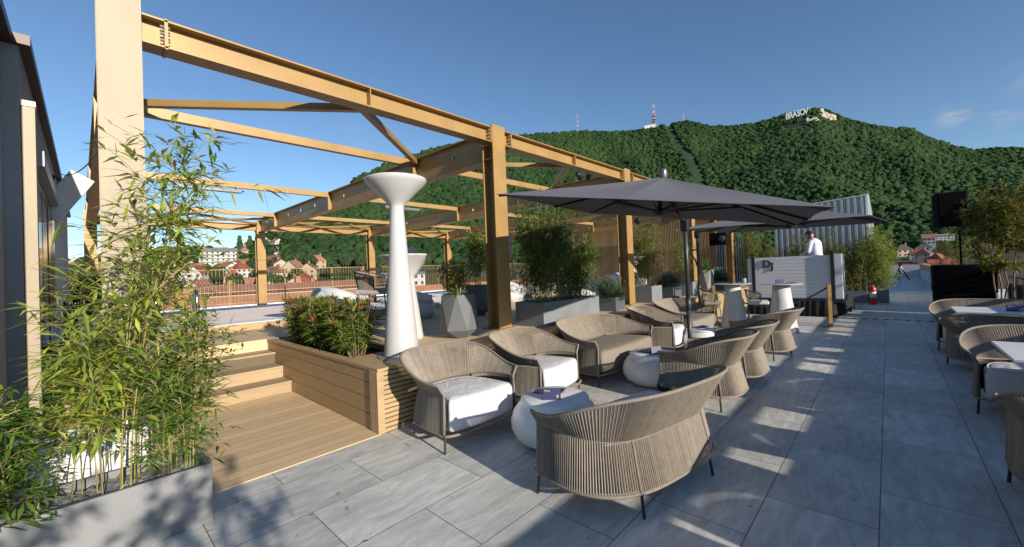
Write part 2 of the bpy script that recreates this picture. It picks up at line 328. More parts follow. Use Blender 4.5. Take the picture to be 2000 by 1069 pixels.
# front edge of the deck with built-in hedge trough; slatted cladding
b=MB()
b.box(-7.30,-3.80,2.03,2.14,DZ-.03,DZ)          # cap along the stair side
b.box(-4.62,-3.80,2.14,3.02,DZ-.03,DZ)
b.box(-4.10,-3.80,3.02,18.3,DZ-.03,DZ)
b.box(-7.30,-4.62,2.78,3.02,DZ-.03,DZ)
struct(b.build('deck_edge',WOODF))
b=MB()
for i in range(4):
    x0=(-6.28,-6.62,-6.96,-7.30)[i]
    b.box(x0,-3.97,2.04,2.10,.165*i+(.012 if i==0 else .003),.165*(i+1)-.003-(.03 if i==3 else 0))
struct(b.build('deck_side_boards',WOODF,bevel=.004))
b=MB()
for i in range(5): b.box(-3.965+.034*i,-3.965+.034*i+.026,2.025,2.10,.0,DZ-.032)
n=13; p=(DZ-.034)/n
for i in range(n): b.box(-3.83,-3.802,2.03,18.3,i*p+.005,i*p+p-.006)
struct(b.build('deck_slat_cladding',SLATW,bevel=.002))
b=MB(); b.box(-3.90,-3.84,2.11,18.29,.0,DZ-.031); b.box(-7.3,-3.95,2.11,2.16,0,DZ-.031); b.box(-7.3,-4.64,2.7,2.77,0,DZ-.031)
struct(b.build('deck_backing',mat('dark_backing',(.10,.055,.025),.9)))
b=MB(); b.box(-7.2,-4.66,2.17,2.70,.3,DZ-.07); struct(b.build('hedge_soil',SOIL))
# far ground of the town, one sheet to the horizon
# ------------------------------------------------------------------ pergola
pg=thing('pergola','gold painted steel pergola of H columns and I beams over the raised deck','pergola',(-4.6,.27,0))
def pb(mb,name,m=GOLD,lab=None,**k):
    for i,v in enumerate(mb.v): mb.v[i]=(v[0]+4.6,v[1]-.27,v[2])
    o=mb.build(name,m,pg,**k)
    if lab: o['label']=lab
    return o
ZT=3.94
def ibeam(mb,a,b_,h,w,tf=.016,tw=.012):
    """I section from a to b (top centre line)"""
    a=Vector(a);b_=Vector(b_);up_=Vector((0,0,1))
    mb.bar(a-up_*tf/2,b_-up_*tf/2,w,tf); mb.bar(a-up_*(h-tf/2),b_-up_*(h-tf/2),w,tf)
    mb.bar(a-up_*(h/2),b_-up_*(h/2),tw,h-2*tf)
CY=[.40,4.88,9.36,13.84,18.32]
for i,yr in enumerate(CY):
    b=MB(); w=.29 if i else .27
    y0,y1=yr-w,yr; yc=(y0+y1)/2; z0=0 if i==0 else DZ
    if i==0:
        b.box(-4.622,-4.60,y0,y1,z0,5.2); b.box(-4.88,-4.858,y0,y1,z0,5.2); b.box(-4.858,-4.622,yc-.008,yc+.008,z0,5.2)
        # castellated rear edge plates that peep out beside the face
        for k in range(9): b.box(-4.857,-4.623,y0+.012,y0+.02,.3+k*.55,.62+k*.55)
    else:
        top=ZT+.05
        b.box(-4.618,-4.60,y0,y1,z0,top); b.box(-4.86,-4.842,y0,y1,z0,top); b.box(-4.842,-4.618,yc-.008,yc+.008,z0,top)
        for z in (ZT-.012,ZT-.27,ZT-.50): b.box(-4.842,-4.618,y0+.01,y1-.01,z,z+.012)
        b.box(-4.95,-4.53,y0-.07,y1+.07,z0,z0+.018)
    pb(b,'column',PALE if i==0 else GOLD,'column nearest the bamboo with glare in its pale colour' if i==0 else None)
# front beams between the columns (X = -4.72)
for i in range(4):
    ya,yb=CY[i]+.004,CY[i+1]-.29-.004
    b=MB(); ibeam(b,(-4.70,ya,ZT),(-4.70,yb,ZT),.25,.20)
    for yy in (ya+.16,yb-.02): b.box(-4.80,-4.60,yy-.012,yy+.012,ZT-.26,ZT+.01)
    b.box(-4.79,-4.60,(ya+yb)/2-.006,(ya+yb)/2+.006,ZT-.234,ZT-.016)
    o=pb(b,'front_beam',GOLD)
    # bolts as short hex rods along Y
    for yy in (ya+.135,ya+.175,yb-.045):
        for z in (ZT-.055,ZT-.115,ZT-.175):
            b=MB(); b.tube([(-4.635+4.6,yy-.014-.27,z),(-4.635+4.6,yy+.014-.27,z)],.014,6); b.build('bolt',BOLT,o)
# deep cross beams with round web holes
XB=-17.5
HOLES=[-5.78,-7.9,-9.1,-10.3,-12.2,-13.3,-14.4,-16.6]
for i,yr in enumerate(CY):
    yc=yr-.145; h=.50; b=MB()
    zt=ZT-.015
    for zz in (zt-.008,zt-h+.008): b.box(-17.35,-4.866,yc-.10,yc+.10,zz-.008,zz+.008)
    # web with holes: strips of faces around each hole
    x=-4.87; xs=sorted(HOLES,reverse=True); rr=.052; tw=.006
    for hx in xs+[None]:
        xe=(hx+.09) if hx else -17.35
        b.box(xe,x,yc-tw,yc+tw,zt-h+.016,zt-.016)
        if hx:
            zc=zt-.19; ring=[];sq=[]; dt,db=zt-.016-zc,zc-(zt-h+.016)
            angs=sorted([2*math.pi*k/14+.01 for k in range(14)]+[math.atan2(dt,.09),math.atan2(dt,-.09),math.atan2(-db,-.09)+2*math.pi,math.atan2(-db,.09)+2*math.pi]); n=len(angs)
            for a in angs:
                ring.append((hx+rr*math.cos(a),zc+rr*1.15*math.sin(a)))
                ca,sa=math.cos(a),math.sin(a); q=min(.09/max(abs(ca),1e-6),(dt if sa>0 else db)/max(abs(sa),1e-6)); sq.append((hx+ca*q,zc+sa*q))
            kk=len(b.v)
            for (px,pz) in ring+sq: b.v.append((px,yc-tw,pz)); 
            for (px,pz) in ring+sq: b.v.append((px,yc+tw,pz))
            for k in range(n):
                j=(k+1)%n
                b.f.append((kk+k,kk+j,kk+n+j,kk+n+k)); b.f.append((kk+2*n+k,kk+3*n+k,kk+3*n+j,kk+2*n+j)); b.f.append((kk+k,kk+2*n+k,kk+2*n+j,kk+j)); b.m+= [0,0,0]
            x=hx-.09
    for sx in (-6.96,-11.05,-15.5): b.box(sx-.006,sx+.006,yc-.10,yc-.008,zt-h+.016,zt-.016); b.box(sx-.006,sx+.006,yc+.008,yc+.10,zt-h+.016,zt-.016)
    pb(b,'cross_beam',GOLD)
    # rear columns
    b=MB(); b.box(-17.38,-17.355,yc-.14,yc+.14,.66,ZT-.06); b.box(-17.62,-17.6,yc-.14,yc+.14,.66,ZT-.06); b.box(-17.6,-17.38,yc-.008,yc+.008,.66,ZT-.06)
    pb(b,'column',GOLD)
for i in range(4):
    ya,yb=CY[i]-.04,CY[i+1]-.25
    for sx,zz in ((-6.96,ZT-.03),(-11.05,ZT-.03),(-15.5,ZT-.03)):
        b=MB(); b.box(sx-.05,sx+.05,ya,yb,zz-.13,zz); pb(b,'purlin',GOLD)
    b=MB(); ibeam(b,(-17.5,ya,ZT-.2),(-17.5,yb,ZT-.2),.24,.18); pb(b,'rear_beam',GOLD)
    ym=(ya+yb)/2
    for pa,pc in (((-4.82,ym,ZT-.20),(-6.90,yb+.05,ZT-.08)),((-4.82,ym,ZT-.20),(-6.90,ya-.02,ZT-.08))):
        b=MB(); b.bar(pa,pc,.085,.085); pb(b,'wind_brace',GOLD)
    for pa,pc in (((-15.6,ya,ZT-.2),(-17.4,ym,ZT-.2)),((-15.6,yb,ZT-.2),(-17.4,ym,ZT-.2)),((-15.6,ym,ZT-.2),(-17.4,ya,ZT-.2)),((-15.6,ym,ZT-.2),(-17.4,yb,ZT-.2))):
        b=MB(); b.bar(pa,pc,.07,.07); pb(b,'wind_brace',GOLD)

# heaters and spots hanging from the pergola
h=thing('heater','long grey bar heater hanging under the left purlin above the stairs','heater',(-10.9,2.0,3.68))
b=MB(); b.box(-.06,.06,-.60,.60,-.05,.03); b.build('housing',mat('heater_grey',(.16,.17,.19),.4,.3),h,bevel=.01)
for y in (-.5,.5): b=MB(); b.bar((0,y,.02),(-.1,y,.10),.02,.02); b.build('bracket',BLACK,h)
for y in (-.6,.6): b=MB(); b.tube([(0,y,0),(0,y+.05*(1 if y>0 else -1),0)],.02); b.build('end_knob',BLACK,h)
h2=copy_tree(h,(-11.0,6.9,3.68),0,'grey bar heater hanging behind the tall white lamp head')
def spot(loc,lab,rz=0):
    t=thing('spotlight',lab,'spotlight',loc,rz,'small black spotlights on the pergola')
    b=MB(); b.box(-.02,.02,-.05,.05,-.10,0); b.build('yoke',BLACK,t)
    b=MB(); b.lathe([(.06,-.10),(.075,-.05),(.07,.10),(.045,.13)],16); o=b.build('head',BLACK,t,smooth=True); o.rotation_euler=(R(65),0,0); o.location=(0,.02,-.16); return t
spot((-5.7,8.75,4.12),'black spotlight sitting on top of the second cross beam')
spot((-5.55,9.0,4.14),'black spotlight beside the one on the second cross beam',1)
spot((-9.2,9.2,3.32),'black spotlight under the second cross beam behind the tall bamboo')
spot((-6.5,13.6,3.32),'black spotlight under the third cross beam left of the umbrella mast')
spot((-6.0,17.9,3.32),'black spotlight under the last cross beam by the slatted wall')
t=thing('hanging_speaker','black box speaker hung on the pergola right of the front column','speaker',(-7.9,8.3,2.35))
MB().box(-.1,.1,-.12,.12,-.32,.32).build('cabinet',BLACK,t,bevel=.01); MB().bar((0,0,.3),(0,0,1.4),.03,.03).build('hanger',BLACK,t)

# ------------------------------------------------------------------ railing at the rear edge
rl=thing('railing','thin gold metal railing of upright rods along the rear edge of the terrace','railing',(-17.95,0,.71))
b=MB(); b.box(-.02,.02,-.3,34,1.325,1.35); b.build('top_rail',GOLD,rl)
b=MB(); b.box(-.015,.015,-.3,34,.06,.08); b.build('bottom_rail',GOLD,rl)
b=MB(); y=-.28
while y<34: b.box(-.006,.006,y-.006,y+.006,.08,1.325); y+=.115
o=b.build('rods',GOLD,rl); o['kind']='stuff'
for y in np.arange(0,34,1.9): b=MB(); b.box(-.02,.02,y-.02,y+.02,0,1.325); b.build('post',GOLD,rl)
# ------------------------------------------------------------------ slatted screen wall at the end of the pergola
sw=thing('slatted_wall','brown vertical slat wall closing the far end of the pergola','wall',(-8.5,18.7,DZ))
b=MB(); b.box(-4.2,3.05,.05,.10,0,2.95); b.build('backing',mat('slat_backing',(.07,.04,.02),.9),sw)
b=MB(); x=-4.2
while x<3.05: b.box(x,x+.034,0,.05,0,2.95); x+=.062
b.build('slats',SLATV,sw)
b=MB(); b.box(3.05,3.12,-.02,.12,0,2.98); b.box(-4.27,-4.2,-.02,.12,0,2.98); b.box(-4.27,3.12,-.02,.12,2.955,3.02); b.build('frame',GOLD,sw)
sw2=thing('slatted_screen','short brown slat screen standing in front of the slatted wall','wall',(-5.9,15.6,DZ))
b=MB(); x=-.55
while x<.55: b.box(x,x+.034,0,.05,0,2.9); x+=.062
b.build('slats',SLATV,sw2); MB().box(-.55,.55,.05,.08,0,2.9).build('backing',GOLD,sw2)

# ------------------------------------------------------------------ woven lounge seating
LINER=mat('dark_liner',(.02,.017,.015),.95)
def curve_ring(a,bk,yf,n=401,p=.57,q=.70):
    P=[]
    for i in range(n):
        t=math.pi*i/(n-1); c=math.cos(t); s=max(math.sin(t),0)
        P.append((a*math.copysign(abs(c)**p,c),yf-(yf+bk)*s**q,s))
    return P
def resample(P,step):
    L=[0]
    for i in range(1,len(P)): L.append(L[-1]+math.hypot(P[i][0]-P[i-1][0],P[i][1]-P[i-1][1]))
    n=max(2,int(L[-1]/step)); out=[]; j=0
    for k in range(n+1):
        d=L[-1]*k/n
        while j<len(L)-2 and L[j+1]<d: j+=1
        f=(d-L[j])/max(L[j+1]-L[j],1e-9); A,B=P[j],P[j+1]
        out.append(tuple(A[m]+(B[m]-A[m])*f for m in range(3)))
    return out
def woven_seat(name,label,cat,w,dep,group,cushion,step=.016,legx=None):
    a=w/2-.03; yf=dep*.5; bk=dep*.45
    P=resample(curve_ring(a,bk,yf),step); n=len(P)
    def nrm(i):
        A=P[max(i-7,0)];B=P[min(i+7,n-1)]; tx,ty=B[0]-A[0],B[1]-A[1]; l=math.hypot(tx,ty) or 1
        return (ty/l,-tx/l)
    Wr=[];Br=[];Tr=[]
    for i,(x,y,s) in enumerate(P):
        nx,ny=nrm(i)
        if nx*x+ny*(y-yf)<0: nx,ny=-nx,-ny
        e=s**.8; sm=s*s*(3-2*s)
        Wr.append(Vector((x,y,.515-.05*sm)))
        Br.append(Vector((x+nx*(.015+.055*e),y+ny*(.015+.060*e),.155)))
        fl=.055+.15*e
        Tr.append(Vector((x+nx*fl,y+ny*fl,.605+.198*sm)))
    root=thing(name,label,cat,group=group)
    b=MB()
    def cord(A,B,r=.0062):
        d=(B-A).normalized(); ox=d.cross(Vector((0,0,1))); ox=ox.normalized() if ox.length>1e-3 else Vector((1,0,0)); oy=d.cross(ox)
        k=len(b.v)
        for p in (A,B):
            for u,v in ((1,0),(0,1),(-1,0),(0,-1)): b.v.append(tuple(p+ox*u*r+oy*v*r))
        for j in range(4): b.f.append((k+j,k+(j+1)%4,k+4+(j+1)%4,k+4+j)); b.m.append(0)
    for i in range(n):
        cord(Br[i],Wr[i]); cord(Wr[i],Tr[i])
        if i<n-1: cord((Wr[i]+Wr[i+1])/2,(Tr[i]+Tr[i+1])/2,.0030)
    b.build('woven_cords',CORD,root)
    # rim, waist and bottom tubes; the front ends drop down as the arm posts
    def q(L,k=3): return [L[i] for i in range(0,len(L),k)]+[L[-1]]
    b=MB(); b.tube([Br[0],Wr[0]+Vector((0,0,-.05)),Wr[0]]+q(Tr)+[Wr[-1],Wr[-1]+Vector((0,0,-.05)),Br[-1]],.0125,7)
    b.build('rim',RIM,root,smooth=True)
    b=MB(); b.tube(q(Wr),.009,6); b.build('waist_rail',RIM,root,smooth=True)
    x0=Br[0][0]; fr=[Vector((x0*math.cos(math.pi*k/20),yf+.02+.085*math.sin(math.pi*k/20),.16)) for k in range(21)]
    b=MB(); b.tube(q(Br)+list(reversed(fr))[1:-1]+[Br[0]],.0125,7); b.build('base_ring',RIM,root,smooth=True)
    # legs
    lx=legx if legx else w*.36
    near=min(range(n//2),key=lambda i:abs(P[i][0]-lx) if P[i][2]>.75 else 9)
    for sx in (1,-1):
        i0=0 if sx>0 else n-1; B0=Br[i0]
        b=MB(); b.tube([Wr[i0]+Vector((-.012*sx,0,-.02)),B0+Vector((-.014*sx,0,0)),Vector((B0[0],yf+.012,0))],.0105,7); b.build('leg',DARKLEG,root,smooth=True)
        j=near if sx>0 else n-1-near; A=Wr[j];B0=Br[j]; cen=Vector((0,.1,0)); inn=(cen-Vector((A[0],A[1],0))).normalized()*.014
        b=MB(); b.tube([A+inn,B0+inn,B0+(B0-A)*.28+inn+Vector((0,0,-(B0+(B0-A)*.28).z))],.0105,7); b.build('leg',DARKLEG,root,smooth=True)
        b=MB(); on=-inn*.55; b.tube([A+on,B0+on],.009,6); b.build('leg_cover',RIM,root,smooth=True)
    # cushion
    out=[]
    for i in range(0,n,4):
        x,y,_=P[i]; out.append(Vector((x*(1-.045/a),y+.045*(yf-y)/(yf+bk),0)))
    m=16
    for k in range(1,m): 
        t=math.pi*k/m; out.append(Vector((-(a-.03)*math.cos(t),yf+.075*math.sin(t)**.8,0)))
    c0=Vector((0,(yf-bk)/2,0)); rs=[]
    for z,ins in ((.17,.045),(.18,.012),(.205,0),(.395,0),(.430,.010),(.452,.032),(.462,.07),(.468,.16),(.47,.26)):
        ring=[]
        for p in out:
            d=p-c0; l=d.length; ring.append(c0+d*max(l-ins,.02)/l+Vector((0,0,z)))
        rs.append(ring)
    b=MB(); b.rings(rs); cu=b.build('cushion',cushion,root,smooth=True)
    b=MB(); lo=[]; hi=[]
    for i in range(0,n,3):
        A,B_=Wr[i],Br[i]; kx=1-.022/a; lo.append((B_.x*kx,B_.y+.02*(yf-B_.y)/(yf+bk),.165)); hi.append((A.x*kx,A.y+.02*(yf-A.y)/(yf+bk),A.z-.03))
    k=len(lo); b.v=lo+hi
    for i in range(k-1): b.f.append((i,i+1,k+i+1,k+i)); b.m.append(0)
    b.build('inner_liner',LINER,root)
    # seam of the cushion
    b=MB(); rr=rs[5]; b.tube(rr+[rr[0]],.0045,5,False); b.build('piping',cushion,cu,smooth=True)
    return root
G_L='woven armchairs of the lounge'; G_S='woven sofas of the lounge'
def place(o,x,y,rz): o.location=(x,y,0); o.rotation_euler=(0,0,R(rz)); return o
arm=woven_seat('lounge_armchair','white cushioned woven armchair nearest the wooden steps, beside table 9','armchair',.92,.72,G_L,WHITEC)
place(arm,-3.27,2.64,-93)
copy_tree(arm,(-3.30,3.90,0),R(-84),'white cushioned woven armchair between the first armchair and the taupe sofa')
copy_tree(arm,(-3.22,7.42,0),R(-80),'white cushioned woven armchair directly behind the umbrella mast, right of the taupe sofa')
copy_tree(arm,(-1.62,5.03,0),R(90),'woven armchair seen from behind just past the front sofa, first of the row of three')
copy_tree(arm,(-1.60,6.06,0),R(88),'woven armchair seen from behind, middle of the row of three along the walkway')
copy_tree(arm,(-1.58,7.92,0),R(81),'woven armchair seen from behind, last of the row of three, before the gold barrier post')
sofa=woven_seat('lounge_sofa','large woven sofa in the foreground seen from behind, its white seat towards table 9','sofa',1.52,.63,G_S,WHITEC,legx=.41)
place(sofa,-1.435,2.885,79)
sofat=woven_seat('lounge_sofa','woven sofa with taupe cushion in front of the rectangular bamboo planter','sofa',1.72,.76,G_S,TAUPEC,legx=.5)
place(sofat,-3.27,5.56,-90)
copy_tree(sofat,(-3.30,9.05,0),R(-88),'woven sofa with taupe cushion farther back, beside the bar stool and stone bistro table')
# dining side
G_D='woven tub sofas at the dining tables'
s1=copy_tree(sofa,(1.30,10.05,0),R(180),'woven tub sofa behind dining table 17, in front of the black speaker box',group=G_D)
s2=copy_tree(sofa,(1.32,8.30,0),R(0),'dark woven tub sofa seen from behind on the near side of dining table 17',group=G_D)
s3=copy_tree(sofa,(1.34,6.40,0),R(180),'woven tub sofa with white cushion facing the camera behind the nearest dining table',group=G_D)
s4=copy_tree(sofa,(1.30,4.05,0),R(0),'dark woven tub sofa cut by the right edge, nearest the camera on the walkway side',group=G_D)
s5=copy_tree(sofa,(1.32,2.80,0),R(180),'woven tub sofa just outside the right edge, back to back with the nearest visible one',group=G_D)
s6=copy_tree(sofa,(1.30,.75,0),R(0),'unseen woven tub sofa added beside the camera to shade the walkway',group=G_D)  # unseen sofa, added for the shade it throws on the walkway
# ------------------------------------------------------------------ dining tables
def dtable(label,loc):
    t=thing('dining_table',label,'table',loc,0,'white dining tables')
    b=MB(); b.box(-.62,.62,-.42,.42,.715,.74); b.build('table_top',WHITEB,t,bevel=.004)
    b=MB(); b.box(-.05,.05,-.05,.05,.02,.70); b.build('pedestal',BLACK,t); b=MB(); b.box(-.3,.3,-.25,.25,0,.02); b.build('foot',BLACK,t); b=MB(); b.box(-.5,.5,-.3,.3,.695,.713); b.build('top_frame',BLACK,t)
    return t
dt=dtable('white rectangular dining table 17 with the number card on it',(1.33,9.45,0)); dt.scale=(1,1,1)
dt.location=(1.33,9.30,0)
copy_tree(dt,(1.32,5.55,0),0,'white rectangular dining table nearest the camera at the right edge').scale=(1,1.15,1)
copy_tree(dt,(1.32,1.80,0),0,'unseen white rectangular dining table added on the right to shade the walkway')  # out of view, added to darken the near walkway with its shadow
# ------------------------------------------------------------------ round white pouf tables
def pouf(label,x,y,g='round white lounge tables'):
    t=thing('lounge_table',label,'table',(x,y,0),0,g)
    b=MB(); b.lathe([(.20,0),(.29,.012),(.375,.06),(.415,.14),(.418,.21),(.395,.285),(.35,.345),(.318,.368),(.310,.376),(.312,.386),(.318,.396),(.315,.410),(.295,.420),(.0,.426)],56)
    b.build('body',WBRIGHT,t,smooth=True); return t
p1=pouf('white round lounge table with number card 9 beside the front sofa',-2.33,3.02)
p2=copy_tree(p1,(-2.38,5.32,0),0,'white round lounge table in front of the taupe sofa, behind the front sofa')
p3=copy_tree(p1,(-2.48,7.75,0),0,'white round lounge table just right of the umbrella mast')
def tent(label,num,loc,rz,g='navy folded number cards'):
    t=thing('number_card',label,'card',loc,rz,g)
    w,h=.155,.10; b=MB()
    for s in (1,-1): b.bar((0,s*.028,0),(0,s*.001,h),w,.002,(0,1,0)) if False else None
    M=Matrix.Rotation(R(-14),4,'X')
    b.box(-w/2,w/2,-.001,.001,0,h,Matrix.Translation((0,-.026,0))@M); b.box(-w/2,w/2,-.001,.001,0,h,Matrix.Translation((0,.026,0))@Matrix.Rotation(R(14),4,'X'))
    b.build('card',NAVY,t)
    if num:
        T=Matrix.Translation((0,-.0275,0))@M@Matrix.Rotation(R(90),4,'X')
        textobj('number',num,.036,.0003,GOLDT,T@Matrix.Translation((.048,.026,0)),t,True)
        textobj('lettering','Phera',.022,.0003,GOLDT,T@Matrix.Translation((-.042,.078,0)),t)
    return t
tent('navy card reading 9 in gold on the nearest round white table','9',(-2.27,2.90,.427),R(40))
tent('navy card reading 17 in gold on the far dining table','17',(1.30,9.12,.741),R(4))
tent('navy folded card on the round table behind the front sofa','',(-2.30,5.20,.427),R(60))
tent('navy folded card beside the menus on the round table right of the umbrella mast','',(-2.30,7.72,.427),R(110))
def menu(label,loc,rz,w=.20,h=.13):
    t=MB(); t.box(-w/2,w/2,-h/2,h/2,0,.003); o=t.build('menu_leaflet',BROCH); o.location=loc;o.rotation_euler=(R(2),R(-6),rz); return tag(o,label,'menu','menu leaflets on the tables')
menu('printed navy leaflet lying behind the number 9 card',(-2.42,3.05,.436),R(20),.30,.14)
menu('purple leaflet lying on the round table in front of the taupe sofa',(-2.46,5.30,.436),R(70),.24,.14)
menu('purple leaflet lying on the round table right of the umbrella mast',(-2.56,7.75,.436),R(60),.26,.16)
# ------------------------------------------------------------------ cantilever umbrellas
def umbrella(label,C0,corner,apexh,mast,top,norm,capd=.0):
    """corner: 4 plan corners (3-D) round the canopy; mast: foot of the mast"""
    t=thing('cantilever_umbrella',label,'umbrella',mast,0,'charcoal cantilever umbrellas')
    mo=Vector(mast); Cn=[Vector(c)-mo for c in corner]; cc=sum(Cn,Vector())/4; nn=Vector(norm).normalized(); N=28
    b=MB(); SQ=16; ring=[]
    for q in range(4*SQ):
        e,f=divmod(q,SQ); w=-1+2*f/SQ; ring.append(((w,-1),(1,w),(-w,1),(-1,-w))[e])
    nr_=14
    def cp(u,v,m):
        e=min(abs(u),abs(v)); sc_=1-.020*abs(math.sin(math.pi*e))*m*m
        uu,vv=u*m*sc_,v*m*sc_
        p=(Cn[0]*(1-uu)*(1-vv)+Cn[1]*(1+uu)*(1-vv)+Cn[2]*(1+uu)*(1+vv)+Cn[3]*(1-uu)*(1+vv))/4
        return tuple(p+nn*(apexh*(1-m**.93)-.022*math.sin(math.pi*m)*abs(math.sin(math.pi*e))))
    b.v.append(tuple(cc+nn*apexh)); nq=4*SQ
    for i in range(1,nr_+1): b.v+= [cp(u,v,i/nr_) for u,v in ring]
    for q in range(nq): b.f.append((0,1+q,1+(q+1)%nq)); b.m.append(0)
    for i in range(nr_-1):
        for q in range(nq):
            A0=1+i*nq; B0=A0+nq; b.f.append((A0+q,B0+q,B0+(q+1)%nq,A0+(q+1)%nq)); b.m.append(0)
    o=b.build('canopy',UMB,t,fix=True); sm=o.modifiers.new('cloth','SOLIDIFY'); sm.thickness=.004
    apex=cc+nn*apexh; hub=cc+nn*(apexh-.42)+Vector((0,0,0))
    b=MB(); b.lathe([(.045,-.06),(.048,0),(.052,.02),(.052,.075),(.042,.10),(.0,.108)],20,tuple(apex)); b.build('finial',UMBM,t,smooth=True)
    b=MB(); b.tube([hub-Vector((0,0,.04)),apex],.028,10); b.lathe([(.05,-.05),(.06,0),(.05,.04)],14,tuple(hub)); b.build('hub',BLACK,t)
    ends=Cn+[(Cn[i]+Cn[(i+1)%4])/2 for i in range(4)]
    for e in ends:
        r=MB(); e2=e*.985+cc*.015-nn*.012; tp=apex-nn*.05
        r.bar(tp,e2,.022,.028); ro=r.build('rib',BLACK,t)
        s=MB(); mid=tp*.45+e2*.55; s.bar(hub,mid-nn*.01,.018,.022); s.build('strut',BLACK,ro)
    tp=Vector(top)-mo
    b=MB(); b.tube([(0,0,.08),(0,0,.85)],.036,14); b.tube([(0,0,.85),(0,0,1.05)],.043,14); b.tube([(0,0,1.05),tp],.034,14); b.build('mast',DARKLEG,t,smooth=True)
    b=MB(); b.box(-.4,.4,-.4,.4,0,.055); b.box(-.12,.12,-.12,.12,.055,.09); b.build('base',CONCD,t,bevel=.01)
    d=(hub-tp).normalized()
    b=MB(); b.box(-.055,.055,-.06,.06,tp.z-.16,tp.z+.03); b.build('arm_joint',BLACK,t,bevel=.01)
    b=MB(); b.tube([tp,tp+(hub-tp)*.5+Vector((0,0,.09)),hub],.026,10); b.build('arm',BLACK,t,smooth=True)
    b=MB(); hz=1.55; sd_=d.cross(Vector((0,0,1))).normalized(); b.tube([(0,0,hz-.1),-d*.08+Vector((0,0,hz+.15)),-d*.20+Vector((0,0,hz+.32)),-d*.17+Vector((0,0,hz+.40)),Vector((0,0,hz+.42))],.02,8); b.build('tilt_handle',BLACK,t,smooth=True)
    return t
umbrella('charcoal cantilever umbrella over the lounge seats, the nearer and larger looking one',None,[(-3.2,3.22,2.47),(-3.8,6.15,2.56),(-.85,6.47,2.06),(-.25,3.52,1.95)],.41,(-2.42,6.80,0),(-2.42,6.80,2.30),(.17,.007,.985))
umbrella('charcoal cantilever umbrella farther back by the DJ booth, seen below the nearer one',None,[(-3.28,8.6,2.33),(-2.96,11.45,2.37),(.10,12.6,2.37),(-.18,9.9,2.36)],.40,(-3.62,11.0,0),(-3.62,11.0,2.42),(0.02,0,1))
# ------------------------------------------------------------------ tall funnel lamp and stone funnel tables
t=thing('funnel_lamp','tall white plastic floor lamp with a wide funnel head on the deck corner','lamp',(-4.20,2.56,DZ))
b=MB(); b.lathe([(.198,.012),(.20,.03),(.155,.6),(.108,1.2),(.084,1.62),(.079,1.735),(.092,1.765),(.125,1.800),(.230,1.905),(.335,2.010),(.352,2.045),(.350,2.065),(.330,2.072),(.0,2.066)],56); b.build('body',WPLAST,t,smooth=True)
b=MB(); b.lathe([(.27,0),(.27,.010),(.262,.012),(0,.012)],48); b.build('base_plate',CONCL,t)
t=thing('funnel_table','white stone funnel shaped high table behind the tall white lamp','table',(-5.22,3.30,DZ))
b=MB(); b.lathe([(.215,0),(.22,.02),(.16,.5),(.115,.84),(.11,.88),(.130,.925),(.345,1.205),(.370,1.222),(.370,1.236),(.0,1.238)],48); b.build('body',MARBLE,t,smooth=True)
o=tent('navy folded card on the white funnel table on the deck','',(-5.20,3.34,DZ+1.239),R(40),None)
def bistro(label,x,y,z=0):
    t=thing('bistro_table',label,'table',(x,y,z),0,'white cone bistro tables')
    b=MB(); b.lathe([(.30,0),(.30,.02),(.27,.2),(.20,.7),(.165,1.06),(.0,1.06)],40); b.build('cone_base',MARBLE,t,smooth=True)
    b=MB(); b.lathe([(.40,0),(.405,.008),(.40,.016),(0,.016)],48,(0,0,1.062)); b.build('table_top',WPLAST,t); return t
b1=bistro('white cone bistro table with a glass candle holder beside the bar stool',-2.82,10.95)
b2=copy_tree(b1,(-1.95,10.9,0),0,'white cone bistro table with a menu standing before the DJ booth'); b2.location=(-1.78,10.75,0)
tent('navy folded card on the bistro table beside the bar stool','',(-2.85,10.9,1.08),R(120))
tent('dark open menu card on the bistro table before the DJ booth','',(-1.80,10.72,1.08),R(30))
menu('dark leaflet on the bistro table before the DJ booth',(-1.62,10.80,1.09),R(30),.22,.16)
t=thing('candle_glass','clear blue glass candle holder on the bistro table beside the bar stool','candle holder',(-2.58,11.02,1.08))
gl=mat('blue_glass',(.25,.38,.5),.1,0,.02); b=MB(); b.lathe([(.035,0),(.045,.01),(.05,.10),(.042,.12)],20); b.build('glass',gl,t,smooth=True); b=MB(); b.lathe([(.025,0),(.025,.05),(0,.055)],12,(0,0,.012)); b.build('candle',WPLAST,t)
def stool(label,x,y,z,rz,seat,h=.74,back=True,w=.42,group='woven bar stools',bh=.30):
    t=thing('bar_stool',label,'stool',(x,y,z),rz,group)
    for sx in (1,-1):
        for sy in (1,-1):
            b=MB(); b.tube([(sx*w*.40,sy*w*.36,h-.04),(sx*w*.50,sy*w*.48,0)],.010,6); b.build('leg',BLACK,t)
    b=MB(); z1=h*.35; k=.465*w; b.tube([(k,k,z1),(-k,k,z1),(-k,-k,z1),(k,-k,z1),(k,k,z1)],.008,6); b.build('foot_rail',BLACK,t)
    b=MB(); b.box(-w*.46,w*.46,-w*.44,w*.46,h-.05,h+.03); b.build('seat',seat,t,bevel=.02)
    P=resample(curve_ring(w*.5,w*.5,w*.12,201,.7,.8),.014); b=MB(); T=[];B=[]
    for x_,y_,s in P:
        B.append(Vector((x_*.92,y_*.92,h+.01))); T.append(Vector((x_*1.1,y_*1.12,h+bh*(.70+.30*s))))
    for A,C in zip(B,T): b.tube([A,C],.004,4,False)
    b.build('backrest_cords',CORD,t)
    b=MB(); b.tube([B[0]]+T[::3]+[T[-1],B[-1]],.010,6); b.build('backrest_frame',BLACK,t,smooth=True)
    return t
stool('woven bar stool with grey seat behind the hedge, left of the tall white lamp',-6.25,3.38,DZ,R(-50),GREYC,.70,w=.60,bh=.34)
stool('small woven bar stool with brown seat left of the cone bistro table',-2.98,9.75,0,R(-60),TAUPEC,.72,w=.40)
